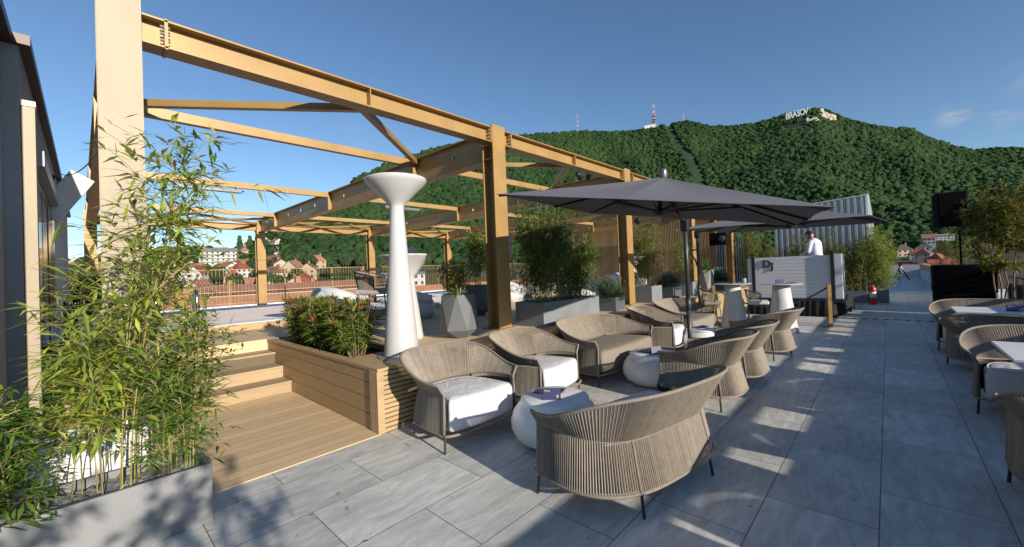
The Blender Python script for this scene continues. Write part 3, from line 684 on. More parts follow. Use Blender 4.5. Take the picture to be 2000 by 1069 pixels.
stool('low woven bar stool with white seat cushion before the DJ booth',-2.35,11.2,0,R(-75),WHITEC,.62,w=.48)

# ------------------------------------------------------------------ plants
def rnd_dir(rn,el0,el1):
    a=rn.uniform(0,2*math.pi);e=R(rn.uniform(el0,el1)); return Vector((math.cos(a)*math.cos(e),math.sin(a)*math.cos(e),math.sin(e)))
def leaf(b,p,d,L,w,rn,droop=.25,fold=.25):
    """long pointed blade of four faces"""
    d=d.normalized(); s=d.cross(Vector((rn.uniform(-.4,.4),rn.uniform(-.4,.4),1))); s=s.normalized() if s.length>1e-4 else Vector((1,0,0)); n=s.cross(d)
    m=p+d*L*.42-Vector((0,0,droop*L*.12)); t=p+d*L-Vector((0,0,droop*L*.5)); f=n*fold*w*.5
    k=len(b.v); b.v+= [tuple(p),tuple(m+s*w/2+f),tuple(m),tuple(m-s*w/2+f),tuple(t)]
    b.f+=[(k,k+1,k+2),(k,k+2,k+3),(k+1,k+4,k+2),(k+2,k+4,k+3)]; b.m+=[0]*4
def bamboo(name,label,loc,seed,nculm,h,spread,leaves,L=.12,lm=BAM,group=None,lean=(0,0),foot=(.12,.12),low=.12,stemr=.006,parent=None,hvar=.35,rz=0,LW=(.13,.19),BR=1.0):
    rn=random.Random(seed); root=thing(name,label,'bamboo',loc,rz,group) if parent is None else parent
    cs=MB(); lf=MB(); per=max(1,leaves//nculm)
    for c in range(nculm):
        x0,y0=rn.uniform(-foot[0],foot[0]),rn.uniform(-foot[1],foot[1]); H=h*rn.uniform(1-hvar,1)
        dx=rn.gauss(0,spread)+lean[0]+x0*.5; dy=rn.gauss(0,spread)+lean[1]+y0*.5
        pts=[Vector((x0+dx*(t**1.8),y0+dy*(t**1.8),H*(t-.10*t**3*(abs(dx)+abs(dy))))) for t in [i/9 for i in range(10)]]
        cs.tube(pts,[stemr*(1-.75*i/9) for i in range(10)],5,False)
        made=0
        while made<per:
            t=low+(1-low)*rn.random()**.8; i=min(int(t*9),8); p=pts[i].lerp(pts[i+1],t*9-i)
            d=rnd_dir(rn,5,55); bl=BR*rn.uniform(.12,.42)*min(1,h/1.6)*(1.15-.55*t)
            q=p+d*bl+Vector((0,0,-.05*bl)); cs.tube([p,p.lerp(q,.5)+Vector((0,0,.02)),q],.0016 if L>.09 else .0012,3,False)
            for _ in range(rn.randint(4,8)):
                f=rn.random()**.6; o=p.lerp(q,f); dd=(d+rnd_dir(rn,-50,35)*1.1)
                leaf(lf,o,dd,L*rn.uniform(.55,1.25),L*rn.uniform(*LW),rn,rn.uniform(.1,.9)); made+=1
    cs.build('culms',CULM,root); lf.build('foliage',lm,root); return root
def planter(name,label,loc,lx,ly,h,m,rz=0,fill=GRAVEL,group=None,wall=.03,gravel=True,cat='planter'):
    t=thing(name,label,cat,loc,rz,group); b=MB()
    o=[(-lx/2,-ly/2),(lx/2,-ly/2),(lx/2,ly/2),(-lx/2,ly/2)]; n=[(x*(1-2*wall/lx),y*(1-2*wall/ly)) for x,y in o]
    b.rings([[(x,y,0) for x,y in o],[(x,y,h) for x,y in o],[(x,y,h) for x,y in n],[(x,y,h-.12) for x,y in n]]); b.build('box',m,t,bevel=.006)
    s=MB(); s.rings([[(x,y,h-.119) for x,y in n],[(x,y,h-.06) for x,y in n]]); s.build('soil',SOIL,t)
    return t
# foreground planter with bamboo
fp=planter('concrete_planter','long grey concrete planter of bamboo at the bottom left corner',(-3.59,-.32,0),.42,1.82,.385,CONCL,cat='planter')
rn=random.Random(3); g=MB()
for i in range(1500):
    x,y=rn.uniform(-.175,.175),rn.uniform(-.87,.87); s=rn.uniform(.010,.022); g.ico((x,y,.325+rn.uniform(0,.012)),(s*rn.uniform(.8,1.5),s,s*.55),1,.2,rn)
g.build('gravel',GRAVEL,fp)
GB='bamboo plants in the foreground planter'
bamboo('bamboo','dense green bamboo growing at the right end of the long concrete planter',(-3.60,.42,.32),11,9,1.10,.12,2300,.10,BAM2,GB,lean=(0,.12),foot=(.12,.10),low=.02,LW=(.13,.19),stemr=.0045)
bamboo('bamboo','tall sparse yellow green bamboo leaning right in the middle of the concrete planter',(-3.60,.20,.32),12,7,2.5,.13,1350,.155,BAM,GB,lean=(0,.30),foot=(.10,.07),low=.20,BR=1.5,LW=(.12,.18),stemr=.005)
bamboo('bamboo','bushy yellow green bamboo at the left end of the concrete planter',(-3.58,-.06,.32),13,6,1.2,.18,1150,.13,BAM,GB,lean=(0,.03),foot=(.13,.14),low=.28,LW=(.13,.19),stemr=.0045)
bamboo('bamboo','dark green bamboo at the far left edge of the picture',(-3.50,-.34,.32),14,10,.88,.11,2200,.115,BAM2,GB,lean=(.05,-.02),foot=(.10,.14),low=.02,LW=(.13,.19),stemr=.0045)
rn=random.Random(44); b=MB()
for i in range(16):
    x=rn.gauss(-3.1,.45); y=rn.gauss(.7,.55); z_=.004 if x>-3.8 else .010
    if x>-3.36 or y>.62: leaf(b,Vector((x,y,z_+rn.uniform(.001,.006))),Vector((rn.uniform(-1,1),rn.uniform(-1,1),.02)),rn.uniform(.05,.10),.013,rn,0,.2)
for i in range(60):
    x=rn.uniform(-3.75,-3.43); y=rn.uniform(-.9,.5); leaf(b,Vector((x,y,.352)),Vector((rn.uniform(-1,1),rn.uniform(-1,1),.1)),rn.uniform(.06,.11),.014,rn,0,.2)
tag(b.build('fallen_leaves',leafmat('dry_leaf',(.30,.22,.07),(.42,.36,.14),None,.1,.7)),'dry fallen bamboo leaves scattered round the long concrete planter','leaves',None,'stuff')
# white planter behind
wp=planter('white_planter','white planter box with dark gravel behind the foreground bamboo',(-4.24,-.32,0),.42,1.30,.56,WHITEB)
b=MB(); 
for i in range(500):
    x,y=rn.uniform(-.17,.17),rn.uniform(-.6,.6); s=rn.uniform(.014,.026); b.ico((x,y,.505),(s*1.3,s,s*.6),1,.2,rn)
b.build('gravel',GRAVEL,wp)
bamboo('bamboo','thin young bamboo rising from the white planter box beside the pale column',(-4.22,.14,.5),15,6,1.5,.14,900,.13,BAM,None,lean=(0,.25),foot=(.12,.15),low=.25)
# hedge of reddish tipped shrubs in the deck trough
def rosette_shrub(root_name,label,loc,seed,h,rad,nst,L,m1,m2,group,tipfrac=.35,cat='shrub'):
    rn=random.Random(seed); root=thing(root_name,label,cat,loc,0,group); st=MB();lf=MB();tp=MB()
    for k in range(nst):
        a=rn.uniform(0,6.283); rr=rad*rn.random()**.5; H=h*rn.uniform(.55,1)
        base=Vector((math.cos(a)*rr*.35,math.sin(a)*rr*.35,0)); top=Vector((math.cos(a)*rr*1.15,math.sin(a)*rr*1.15,H))
        pts=[base.lerp(top,t)+Vector((0,0,.05*math.sin(t*3))) for t in (0,.35,.7,1)]; st.tube(pts,[.007,.006,.005,.004],4,False)
        for j in range(5):
            t=.30+.17*j; o=pts[0].lerp(pts[3],min(t,1))+Vector((0,0,.03)); q=j==4
            for i in range(9 if not q else 13):
                aa=rn.uniform(0,6.283); e=R(rn.uniform(-15,35) if not q else rn.uniform(15,75)); d=Vector((math.cos(aa)*math.cos(e),math.sin(aa)*math.cos(e),math.sin(e)))
                leaf(tp if (q and rn.random()<tipfrac) else lf,o,d,L*rn.uniform(.7,1.2)*(.8 if q else 1),L*.125,rn,rn.uniform(.1,.6),.4)
    st.build('stems',BWOOD,root); lf.build('foliage',m1,root); tp.build('young_leaves',m2,root); return root
GH='red tipped shrubs in the wooden deck trough'
for i,(x,y) in enumerate([(-4.92,2.36),(-5.32,2.45),(-5.74,2.36),(-6.16,2.44),(-6.60,2.38),(-7.05,2.47)]):
    names=['nearest the tall white lamp','second from the tall white lamp','third from the tall white lamp','fourth from the tall white lamp','fifth from the tall white lamp','at the far stair end']
    rosette_shrub('shrub','red tipped green shrub in the wooden trough, '+names[i],(x,y,DZ-.08),30+i,0.66,.29,30,.185,SHRUB,TIP,GH,.30)
# faceted pots
def faceted(label,loc,s=1.0,rz=0,h=.64,m=mat('slate_pot',(.115,.125,.135),.7,0,.08,3,.12,60),group='faceted grey pots'):
    t=thing('faceted_pot',label,'pot',loc,rz,group); b=MB(); n=6
    bt=[(math.cos(2*math.pi*k/n)*.13*s,math.sin(2*math.pi*k/n)*.13*s,0) for k in range(n)]
    md=[(math.cos(2*math.pi*(k+.5)/n)*.285*s,math.sin(2*math.pi*(k+.5)/n)*.285*s,.125*h/.64) for k in range(n)]
    tp=[(math.cos(2*math.pi*k/n)*.262*s,math.sin(2*math.pi*k/n)*.262*s,h) for k in range(n)]
    ti=[(x*.9,y*.9,h) for x,y,z in tp]; tl=[(x*.88,y*.88,h-.08) for x,y,z in tp]
    b.v=bt+md+tp+ti+tl
    for k in range(n):
        j=(k+1)%n
        b.f+=[(k,j,n+k),(j,n+j,n+k),(n+k,2*n+j,2*n+k),(n+k,n+j,2*n+j),(2*n+k,2*n+j,3*n+j,3*n+k),(3*n+k,3*n+j,4*n+j,4*n+k)]; b.m+=[0]*6
    b.f+=[tuple(range(n))[::-1]]; b.m+=[0]; b.build('body',m,t)
    s2=MB(); s2.rings([[(x,y,h-.081) for x,y,z in ti],[(x*.99,y*.99,h-.05) for x,y,z in ti]]); s2.build('soil',SOIL,t); return t
faceted('faceted grey concrete pot right of the tall white lamp, holding a flowering bush',(-4.62,3.78,DZ),1.0,.25,.63)
faceted('faceted grey pot half hidden behind the pot with the flowering bush',(-6.6,5.95,DZ),1.0,.6,.66)
bamboo('flowering_bush','leafy bush with small white flowers in the faceted grey pot',(-4.62,3.78,DZ+.56),21,20,.58,.09,2600,.09,BAM3,None,foot=(.15,.15),low=.1,stemr=.004)
b=MB(); rn=random.Random(5)
for i in range(60):
    p=Vector((rn.gauss(0,.10),rn.gauss(0,.10),rn.uniform(.25,.52)))
    for k in range(5): leaf(b,p,rnd_dir(rn,-20,60),.024,.014,rn,.1)
fl=b.build('white_blossom',FLOW); fl.parent=bpy.data.objects['flowering_bush']
bpy.data.objects['flowering_bush']['category']='bush'
bamboo('bamboo','feathery bamboo rising behind the flowering bush pot',(-6.6,5.95,DZ+.6),22,12,1.40,.14,2600,.13,BAM2,None,foot=(.12,.12),low=.2,stemr=.005)
# rectangular planter with tall bamboo between the front columns
planter('rectangular_planter','long pale grey planter on the deck right of the front column, with tall bamboo',(-4.42,5.98,DZ),.62,1.72,.40,CONC,0)
bamboo('bamboo','tall dense dark bamboo in the long grey planter right of the front column',(-4.45,5.55,DZ+.34),23,26,1.95,.15,8000,.125,BAM2,None,foot=(.2,.35),low=.06,stemr=.006)
bamboo('bamboo','darker bamboo at the right half of the long grey planter',(-4.40,6.45,DZ+.34),24,20,1.30,.17,5500,.12,BAM2,None,foot=(.2,.35),low=.04,stemr=.006,lean=(0,.1))
def lavender(label,loc,seed,r=.33,h=.36):
    t=thing('lavender_bush',label,'bush',loc,0,'lavender bushes in grey planters'); rn=random.Random(seed); a=MB();c=MB()
    for i in range(3000):
        d=rnd_dir(rn,-12,88); l=rn.uniform(.55,1.0); tip=Vector((d.x*r*l,d.y*r*l,d.z*h*l+.02)); base=tip*.35
        k=len(a.v); s=d.cross(Vector((0,0,1))); s=(s.normalized() if s.length>1e-3 else Vector((1,0,0)))*.004
        leaf(a,base,tip-base,(tip-base).length,.013,rn,-.1)
        if l>.93 and d.z>.25: leaf(c,tip,d+Vector((0,0,.5)),.05,.010,rn,0)
    a.build('foliage',LAV,t); c.build('flower_spikes',LAVF,t); return t
planter('square_planter','square dark grey planter with lavender, left of the second column',(-4.48,7.92,DZ),.46,.56,.29,CONCD,R(8),group='square grey planters')
lavender('round green lavender bush in the square planter left of the second column',(-4.48,7.92,DZ+.26),41,.46,.46)
planter('square_planter','pale grey square planter just right of the second column, with light green bamboo',(-4.62,10.05,DZ),.56,.62,.42,CONC,0,group='square grey planters')
bamboo('bamboo','light green bamboo in the square planter right of the second column',(-4.62,10.05,DZ+.38),25,14,1.65,.11,4000,.115,BAM3,None,foot=(.2,.2),low=.08,stemr=.005)
planter('square_planter','dark low square planter with lavender behind the umbrella mast',(-4.55,11.3,DZ),.5,.6,.32,CONCD,0,group='square grey planters')
lavender('dark lavender bush in the low planter behind the umbrella mast',(-4.55,11.3,DZ+.28),42,.50,.44)
planter('square_planter','grey square planter hidden behind the two umbrella masts',(-4.45,12.45,DZ),.55,.6,.42,CONC,0,group='square grey planters')
bamboo('bamboo','small bamboo behind the two umbrella masts',(-4.6,12.45,DZ+.38),26,12,1.35,.11,2600,.11,BAM3,None,foot=(.2,.2),low=.08,stemr=.005)
faceted('tall faceted pale pot holding a strap leaved plant near the third column',(-4.42,14.2,DZ),.82,.3,.72,CONCL)
t=thing('strap_leaf_plant','bright green strap leaved plant in the tall faceted pot','plant',(-4.42,14.2,DZ+.68)); rn=random.Random(9); a=MB()
for i in range(90):
    d=rnd_dir(rn,25,85); L_=rn.uniform(.35,.55); k=len(a.v); s=d.cross(Vector((0,0,1))).normalized()*.016; p=Vector()
    P=[]; 
    for j in range(6):
        w=s*(1-(j/5)**2); P.append((p-w,p+w)); p=p+d*L_/5; d=(d+Vector((0,0,-.28))).normalized()
    for q in P: a.v+= [tuple(q[0]),tuple(q[1])]
    for j in range(5): a.f.append((k+2*j,k+2*j+1,k+2*j+3,k+2*j+2)); a.m.append(0)
a.build('foliage',AGAVE,t)
planter('square_planter','low grey planter with lavender right of the tall faceted pot',(-4.45,15.4,DZ),.5,.9,.32,CONCD,0,group='square grey planters')
lavender('purple grey lavender bush right of the tall faceted pot',(-4.40,15.4,DZ+.28),43,.52,.46)
# white moulded seats on the deck
def moulded(label,loc,rz,w=1.25,group='white moulded lounge seats on the deck'):
    t=thing('moulded_seat',label,'seat',loc,rz,group)
    b=MB(); rs=[]
    for z,k in ((0,.80),(.05,.93),(.15,1.0),(.28,1.0),(.36,.95),(.40,.86),(.41,.6)):
        rs.append([(w/2*k*math.copysign(abs(math.cos(a))**.6,math.cos(a)),.45*k*math.copysign(abs(math.sin(a))**.6,math.sin(a)),z) for a in [2*math.pi*j/36 for j in range(36)]])
    b.rings(rs); b.build('seat',WPLAST,t,smooth=True)
    b=MB(); P=resample(curve_ring(w/2-.10,.36,.36,201,.6,.7),.06); b.tube([(x,y,.40+.20*s) for x,y,s in P],[.10+.05*s for x,y,s in P],14); b.build('backrest',WPLAST,t,smooth=True); return t
m0=moulded('white moulded lounge seat seen left of the front column behind the faceted pots',(-8.45,8.85,DZ),R(-60))
copy_tree(m0,(-7.75,5.05,DZ),R(-30),'white moulded lounge seat directly behind the tall white lamp')
copy_tree(m0,(-8.45,3.75,DZ),R(-50),'white moulded lounge seat behind the bar stool and the hedge')
copy_tree(m0,(-6.6,9.9,DZ),R(-120),'white moulded seat seen through the tall bamboo right of the front column')
copy_tree(m0,(-6.3,12.4,DZ),R(-90),'white moulded seat behind the lavender at the slatted wall')
t=thing('funnel_table','white funnel high table seen between bamboos before the slatted wall','table',(-5.9,11.9,DZ))
b=MB(); b.lathe([(.215,0),(.22,.02),(.16,.5),(.115,.84),(.11,.88),(.130,.925),(.345,1.205),(.370,1.222),(.370,1.236),(.0,1.238)],32); b.build('body',WPLAST,t,smooth=True)
t=thing('pool_ladder','chrome handrails of the pool behind the bamboo','handrail',(-9.1,1.43,.80))
CH=mat('chrome',(.5,.52,.55),.18,1,.02)
for y in (0,-.55):
    b=MB(); b.tube([(.05,y,0),(.05,y,.55),(0,y,.65),(-.1,y,.68),(-.2,y,.62),(-.28,y,.30),(-.30,y,0)],.024,10); b.build('handrail',CH,t,smooth=True)

# ------------------------------------------------------------------ DJ booth, barrier, extinguisher
t=thing('dj_booth','white panelled DJ booth on a black skirted stage','DJ booth',(-2.0,14.0,0))
b=MB()
n=12; z0,z1=.50,1.70
for i in range(n): b.box(-1.02,.84,.0,.03,z0+(z1-z0)*i/n+.003,z0+(z1-z0)*(i+1)/n-.003)
b.box(-1.02,.84,.03,.05,z0,z1)
b.build('front_panel',WHITEP,t)
b=MB(); b.box(-1.16,-1.045,-.02,.04,.50,1.69); b.build('side_panel',WHITEP,t)
b=MB(); b.box(.925,1.08,-.01,.05,.50,1.72); b.box(1.05,1.08,.05,.9,.50,1.72); b.build('side_panel',WHITEP,t)
for x in (-1.035,.85):
    b=MB(); b.box(x-.01,x+.07,-.06,.02,.46,1.80 if x>0 else 1.72); b.build('post',BLACK,t)
b=MB(); b.box(-1.16,1.1,-.05,2.0,.40,.497); b.build('stage_top',BLACK,t)
# pleated skirt
sk=MB(); path=[(-1.2,-.02)]+[(x,0) for x in np.linspace(-1.2,.84,2)]+[]
pl=[]; L_=0
corners=[(-1.2,2.0),(-1.2,-.06),(.87,-.06),(1.17,2.15)]
for a,c in zip(corners,corners[1:]):
    d=math.hypot(c[0]-a[0],c[1]-a[1]); m_=int(d/.02); nx,ny=(c[1]-a[1])/d,-(c[0]-a[0])/d
    for k in range(m_):
        f=k/m_; L_+=.02; pl.append((a[0]+(c[0]-a[0])*f,a[1]+(c[1]-a[1])*f,nx,ny,L_))
for i,(x,y,nx,ny,l) in enumerate(pl):
    o=.012*math.sin(l*42); q=.022*math.sin(l*42+math.sin(l*9))+.03; sk.v+= [(x-nx*o*.3,y-ny*o*.3,.43),(x+nx*q,y+ny*q,.004)]
for i in range(len(pl)-1): sk.f.append((2*i,2*i+1,2*i+3,2*i+2)); sk.m.append(0)
for i,v in enumerate(sk.v): pass
sk.build('skirt',mat('black_cloth',(.006,.006,.007),.9,0,.2,20),t,smooth=True)
T=Matrix.Translation((-.66,-.012,1.50))@Matrix.Rotation(R(90),4,'X')
textobj('letter_d','D',.30,.012,BLACK,T,t,True)
textobj('letter_j','J',.27,.012,BLACK,Matrix.Translation((-.515,-.012,1.435))@Matrix.Rotation(R(90),4,'X'),t,True)
b=MB(); b.box(.1,.9,.35,.8,1.05,1.12); b.box(-.7,0,.35,.8,1.05,1.10); b.box(-.9,.95,.3,.9,1.0,1.045); b.build('desk',BLACK,t)
t=thing('barrier_post','square gold barrier post with a flat base holding a black rope','barrier post',(-1.04,11.94,0),R(20),'gold rope barrier posts')
b=MB(); b.box(-.035,.035,-.035,.035,.02,1.0); b.build('post',GOLD,t,bevel=.003); b=MB(); b.box(-.21,.21,-.10,.10,0,.02); b.build('base',GOLD,t)
t2=copy_tree(t,(-3.44,11.55,0),R(20),'gold barrier post behind the small bar stool')
b=MB(); A=Vector((-1.06,11.94,.93)); B=Vector((-3.42,11.57,.93)); b.tube([A.lerp(B,f)-Vector((0,0,1.9*f*(1-f))) for f in [i/20 for i in range(21)]],.018,8)
o=b.build('barrier_rope',ROPE,None,smooth=True); tag(o,'black rope sagging from the gold barrier post in front of the DJ booth','rope')
b=MB(); k=0; x=-1.15; YT=mat('yellow_tape',(.75,.55,.03),.5)
while x<.85:
    b.mi=k%2; b.box(x,x+.10,13.82+.02*math.sin(x*2),13.92+.02*math.sin(x*2),.001,.012); x+=.10; k+=1
tag(b.build('hazard_strip',[BLACK,YT]),'black and yellow striped cable strip across the walkway','cable strip')
t=thing('fire_extinguisher','red fire extinguisher standing before the low grey planter','fire extinguisher',(-.42,18.2,0))
b=MB(); b.lathe([(.085,0),(.09,.02),(.09,.50),(.075,.58),(.03,.62),(.03,.64)],24); b.build('cylinder',RED,t,smooth=True)
b=MB(); b.lathe([(.0912,.22),(.0912,.42)],24); b.build('paper_label',WHITEB,t,smooth=True)
b=MB(); b.tube([(0,0,.64),(0,0,.70)],.02,8); b.bar((-.05,0,.70),(.09,0,.74),.02,.015); b.bar((-.05,0,.69),(.08,0,.68),.02,.012); b.build('valve',BLACK,t)
b=MB(); b.tube([(.02,0,.68),(.12,0,.66),(.14,0,.5),(.11,0,.35)],.012,6); b.build('hose',BLACK,t,smooth=True)
# ------------------------------------------------------------------ corrugated sheds
t=thing('corrugated_shed','pale corrugated metal shed behind the DJ booth','shed',(-2.6,19.6,0))
def corr(mb,a,c,z0,z1a,z1b,dep=.06,pitch=.19):
    a=Vector(a);c=Vector(c); L_=(c-a).length; d=(c-a)/L_; nn=Vector((d.y,-d.x,0)); n=int(L_/pitch); k0=len(mb.v); pts=[]
    for i in range(n):
        for f,o in ((0,0),(.12,1),(.5,1),(.62,0)): pts.append((i+f,o))
    pts.append((n,0))
    for s,o in pts:
        f=s/n; p=a+d*L_*f+nn*dep*o; z1=z1a+(z1b-z1a)*f; mb.v+= [(p.x,p.y,z0),(p.x,p.y,z1)]
    for i in range(len(pts)-1): mb.f.append((k0+2*i,k0+2*i+2,k0+2*i+3,k0+2*i+1)); mb.m.append(0)
b=MB(); corr(b,(-.80,0,0),(2.10,0,0),0,3.66,3.86); b.build('front_sheet',CORR,t)
b=MB(); corr(b,(2.12,0,0),(2.12,5.0,0),0,3.86,3.2); b.build('side_sheet',CORR,t)
b=MB(); b.bar((-.8,-.02,3.67),(2.14,-.02,3.87),.10,.03); b.bar((2.14,0,3.88),(2.14,5,3.22),.06,.04); b.bar((2.1,-.03,0),(2.1,-.03,3.86),.05,.06); b.build('trim',WHITEB,t)
b=MB(); b.add([(-.8,.05,3.6),(2.1,.05,3.82),(2.1,5,3.18),(-.8,5,2.95)],[(0,1,2,3)]); b.box(-.78,2.08,.06,.10,0,3.5); b.build('roof',CORR,t)
t=thing('fence_panel','dark slatted fence behind the plants between the pergola end and the shed','fence',(-5.0,20.5,0))
b=MB(); [b.box(x,x+.05,0,.04,0,2.7) for x in np.arange(-.9,.5,.10)]; b.build('slats',WHITEB,t); b=MB(); b.box(-1,.5,.05,.08,0,2.6); b.build('backing',BLACK,t)
# bamboo screens beside the booth
GP='low grey planters along the shed'
for i,(x,y,lx,lab) in enumerate([(-.95,18.85,.78,'low grey planter beside the fire extinguisher, left of it'),(-.27,19.05,.50,'low grey planter right of the fire extinguisher at the walkway end'),(-2.1,18.85,1.3,'low grey planter behind the DJ stage'),(-3.7,18.5,1.4,'low grey planter at the left end behind the DJ booth')]):
    planter('low_planter',lab,(x,y,0),lx,.5,.42,CONC,0,group=GP)
for i,(x,y,h,n,l,m,lab) in enumerate([(-.27,19.05,2.45,26,5200,BAM,'bright yellow green bamboo at the end of the walkway'),(-.95,18.85,1.95,22,3300,BAM3,'olive bamboo right of the DJ booth above the extinguisher'),(-1.75,18.85,2.35,18,2600,BAM3,'bamboo directly behind the DJ in front of the shed'),(-2.5,18.85,2.25,16,2200,BAM3,'bamboo left of the DJ in front of the shed'),(-3.4,18.5,2.15,18,2600,BAM3,'bamboo behind the left end of the DJ booth'),(-4.1,18.4,2.5,22,3600,BAM3,'dense olive bamboo between the pergola end and the DJ booth')]):
    bamboo('bamboo',lab,(x,y,.36),60+i,n,h,.11,int(l*2.0),.125,m,'bamboos screening the shed',foot=(.26,.18),low=.04,stemr=.006,hvar=.4)
# ------------------------------------------------------------------ DJ (person)
def person(loc,rz):
    me=bpy.data.meshes.new('person'); 
    J={'pel':(0,0,.95,.135,.10),'wa':(0,.0,1.08,.14,.10),'ch':(0,.03,1.28,.175,.115),'sh':(0,.06,1.42,.12,.085),'nk':(0,.10,1.50,.055,.055),'n2':(0,.135,1.55,.052,.055)}
    V=[];E=[];RD=[];ix={}
    def v(n,p,r): ix[n]=len(V); V.append(p[:3]); RD.append(r)
    for n,(x,y,z,a,c) in J.items(): v(n,(x,y,z),(a,c))
    for a,c in (('pel','wa'),('wa','ch'),('ch','sh'),('sh','nk'),('nk','n2')): E.append((ix[a],ix[c]))
    for s,t in ((1,'R'),(-1,'L')):
        for n,p,r,par in (('s',(s*.17,.055,1.40),(.062,.062),'sh'),('e',(s*.245,.07,1.13),(.045,.045),'s'),('w',(s*.17,.33,1.06),(.028,.024),'e'),('hand',(s*.15,.41,1.045),(.040,.016),'w')):
            v(n+t,p,r); E.append((ix[par+t if par in ('s','e','w') else par],ix[n+t]))
        base=Vector((s*.15,.41,1.045))
        for q in range(4):
            o=base+Vector(((q-1.5)*.020,.035,0)); l=(.065,.075,.07,.055)[q]
            for m_,(dd,zz) in enumerate(((.0,0),(l*.5,-.006),(l*.95,-.026))):
                v('f%s%d%d'%(t,q,m_),tuple(o+Vector((0,dd,zz))),(.009,.009)); E.append((ix['hand'+t] if m_==0 else ix['f%s%d%d'%(t,q,m_-1)],ix['f%s%d%d'%(t,q,m_)]))
        for m_,pp in enumerate(((-s*.035,.0,0),(-s*.055,.03,-.01),(-s*.06,.055,-.02))):
            v('t%s%d'%(t,m_),tuple(base+Vector(pp)),(.011,.011)); E.append((ix['hand'+t] if m_==0 else ix['t%s%d'%(t,m_-1)],ix['t%s%d'%(t,m_)]))
        for n,p,r,par in (('h',(s*.09,0,.90),(.088,.09),None),('k',(s*.11,.03,.50),(.058,.06),'h'),('a',(s*.12,-.01,.09),(.038,.042),'k'),('o',(s*.125,.12,.035),(.042,.03),'a')):
            v(n+t,p,r); E.append((ix['pel'] if par is None else ix[par+t],ix[n+t]))
    me.from_pydata(V,E,[]); o=bpy.data.objects.new('person',me); COL.objects.link(o)
    sm=o.modifiers.new('skin','SKIN'); ss=o.modifiers.new('sub','SUBSURF'); ss.levels=2; ss.render_levels=2
    for i,r in enumerate(RD): me.skin_vertices[0].data[i].radius=r
    me.skin_vertices[0].data[ix['pel']].use_root=True
    dg=bpy.context.evaluated_depsgraph_get(); m2=bpy.data.meshes.new_from_object(o.evaluated_get(dg)); bpy.data.objects.remove(o)
    bm=bmesh.new(); bm.from_mesh(m2)
    # head: sculpted ellipsoid joined on the neck, bowed forward
    hm=bmesh.new(); bmesh.ops.create_uvsphere(hm,u_segments=32,v_segments=24,radius=1)
    for q in hm.verts:
        x,y,z=q.co; jaw=max(0,-z); X=x*.077*(1-.30*jaw**1.5); Y=y*.098*(1-.10*jaw); Z=z*.120
        if y>0:
            Y+=.022*math.exp(-((x*.077)**2/.00012+(Z+.012)**2/.0006))      # nose
            Y-=.010*(math.exp(-(((x*.077)-.032)**2+(Z-.018)**2)/.00018)+math.exp(-(((x*.077)+.032)**2+(Z-.018)**2)/.00018))  # eye sockets
            Y+=.006*math.exp(-((x*.077)**2/.0006+(Z+.052)**2/.00006)); Y+=.010*math.exp(-((x*.077)**2/.0006+(Z+.10)**2/.0004))
            Y+=.005*math.exp(-((Z-.042)**2/.00012))
        q.co=(X,Y,Z)
    for s in (1,-1): 
        r=bmesh.ops.create_uvsphere(hm,u_segments=10,v_segments=8,radius=1)
        for q in r['verts']: q.co=(s*.078+q.co.x*.010,q.co.y*.018-.008,q.co.z*.032)
    HM=Matrix.Translation((0,.175,1.635))@Matrix.Rotation(R(-38),4,'X')
    hm.transform(HM); tm=bpy.data.meshes.new('t'); hm.to_mesh(tm); bm.from_mesh(tm); bpy.data.meshes.remove(tm); hm.free()
    bm.to_mesh(m2); bm.free(); m2.name='person'; m2.materials.clear(); m2.materials.append(SKIN); m2.polygons.foreach_set('use_smooth',[True]*len(m2.polygons))
    root=bpy.data.objects.new('person',m2); COL.objects.link(root); root.location=loc; root.rotation_euler=(0,0,rz)
    tag(root,'DJ in white long sleeved shirt behind the booth, head bowed and turned to the left','person')
    def shell(name,test,off,material,wr=0):
        s=bmesh.new(); s.from_mesh(m2); s.normal_update()
        dele=[f for f in s.faces if not test(f.calc_center_median())]; bmesh.ops.delete(s,geom=dele,context='FACES')
        rn=random.Random(4)
        for q in s.verts: q.co+=q.normal*(off+wr*math.sin(q.co.z*70+q.co.x*30)*math.sin(q.co.y*50))
        mm=bpy.data.meshes.new(name); s.to_mesh(mm); s.free(); mm.materials.append(material); c=bpy.data.objects.new(name,mm); COL.objects.link(c); c.parent=root; c['g']=1; del c['g']
        sd_=c.modifiers.new('t','SOLIDIFY'); sd_.thickness=.004; return c
    shell('shirt',lambda c:.90<c.z<1.515 and (c.y<.32 or abs(c.x)<.02) and not(c.z>1.47 and c.y>.13),.018,SHIRT,.004)
    shell('trousers',lambda c:c.z<=.94 and c.z>.08,.014,TROUS,.003)
    shell('shoes',lambda c:c.z<=.10,.012,BLACK)
    HI=HM.inverted()
    def hairt(c):
        l=HI@c; return l.length<.16 and c.z>1.52 and ((l.z>.050) or (l.y<-.012 and l.z>-.05)) and not (l.y>.055 and l.z<.062)
    shell('hair',hairt,.013,HAIR,.003)
    def beard(c):
        l=HI@c; return l.length<.17 and l.z<-.042 and l.y>.015 and c.z>1.5
    shell('beard',beard,.005,HAIR)
    b=MB(); b.tube([HM@Vector((.058*math.cos(a),.030+.085*math.sin(a),.018)) for a in [math.pi*k/12 for k in range(13)]],.006,6); 
    for s in (1,-1): b.ico(tuple(HM@Vector((s*.032,.092,.014))),.019,1)
    b.build('sunglasses',BLACK,root)
    b=MB(); c=Vector((0,.085,1.495)); b.tube([c+Vector((.068*math.cos(a),.062*math.sin(a),.012*math.sin(a)*-1)) for a in [2*math.pi*k/18 for k in range(19)]],.014,6); b.build('collar',SHIRT,root)
    return root
pr_=person((-1.58,15.3,.60),R(62)); pr_.scale=(1.07,)*3
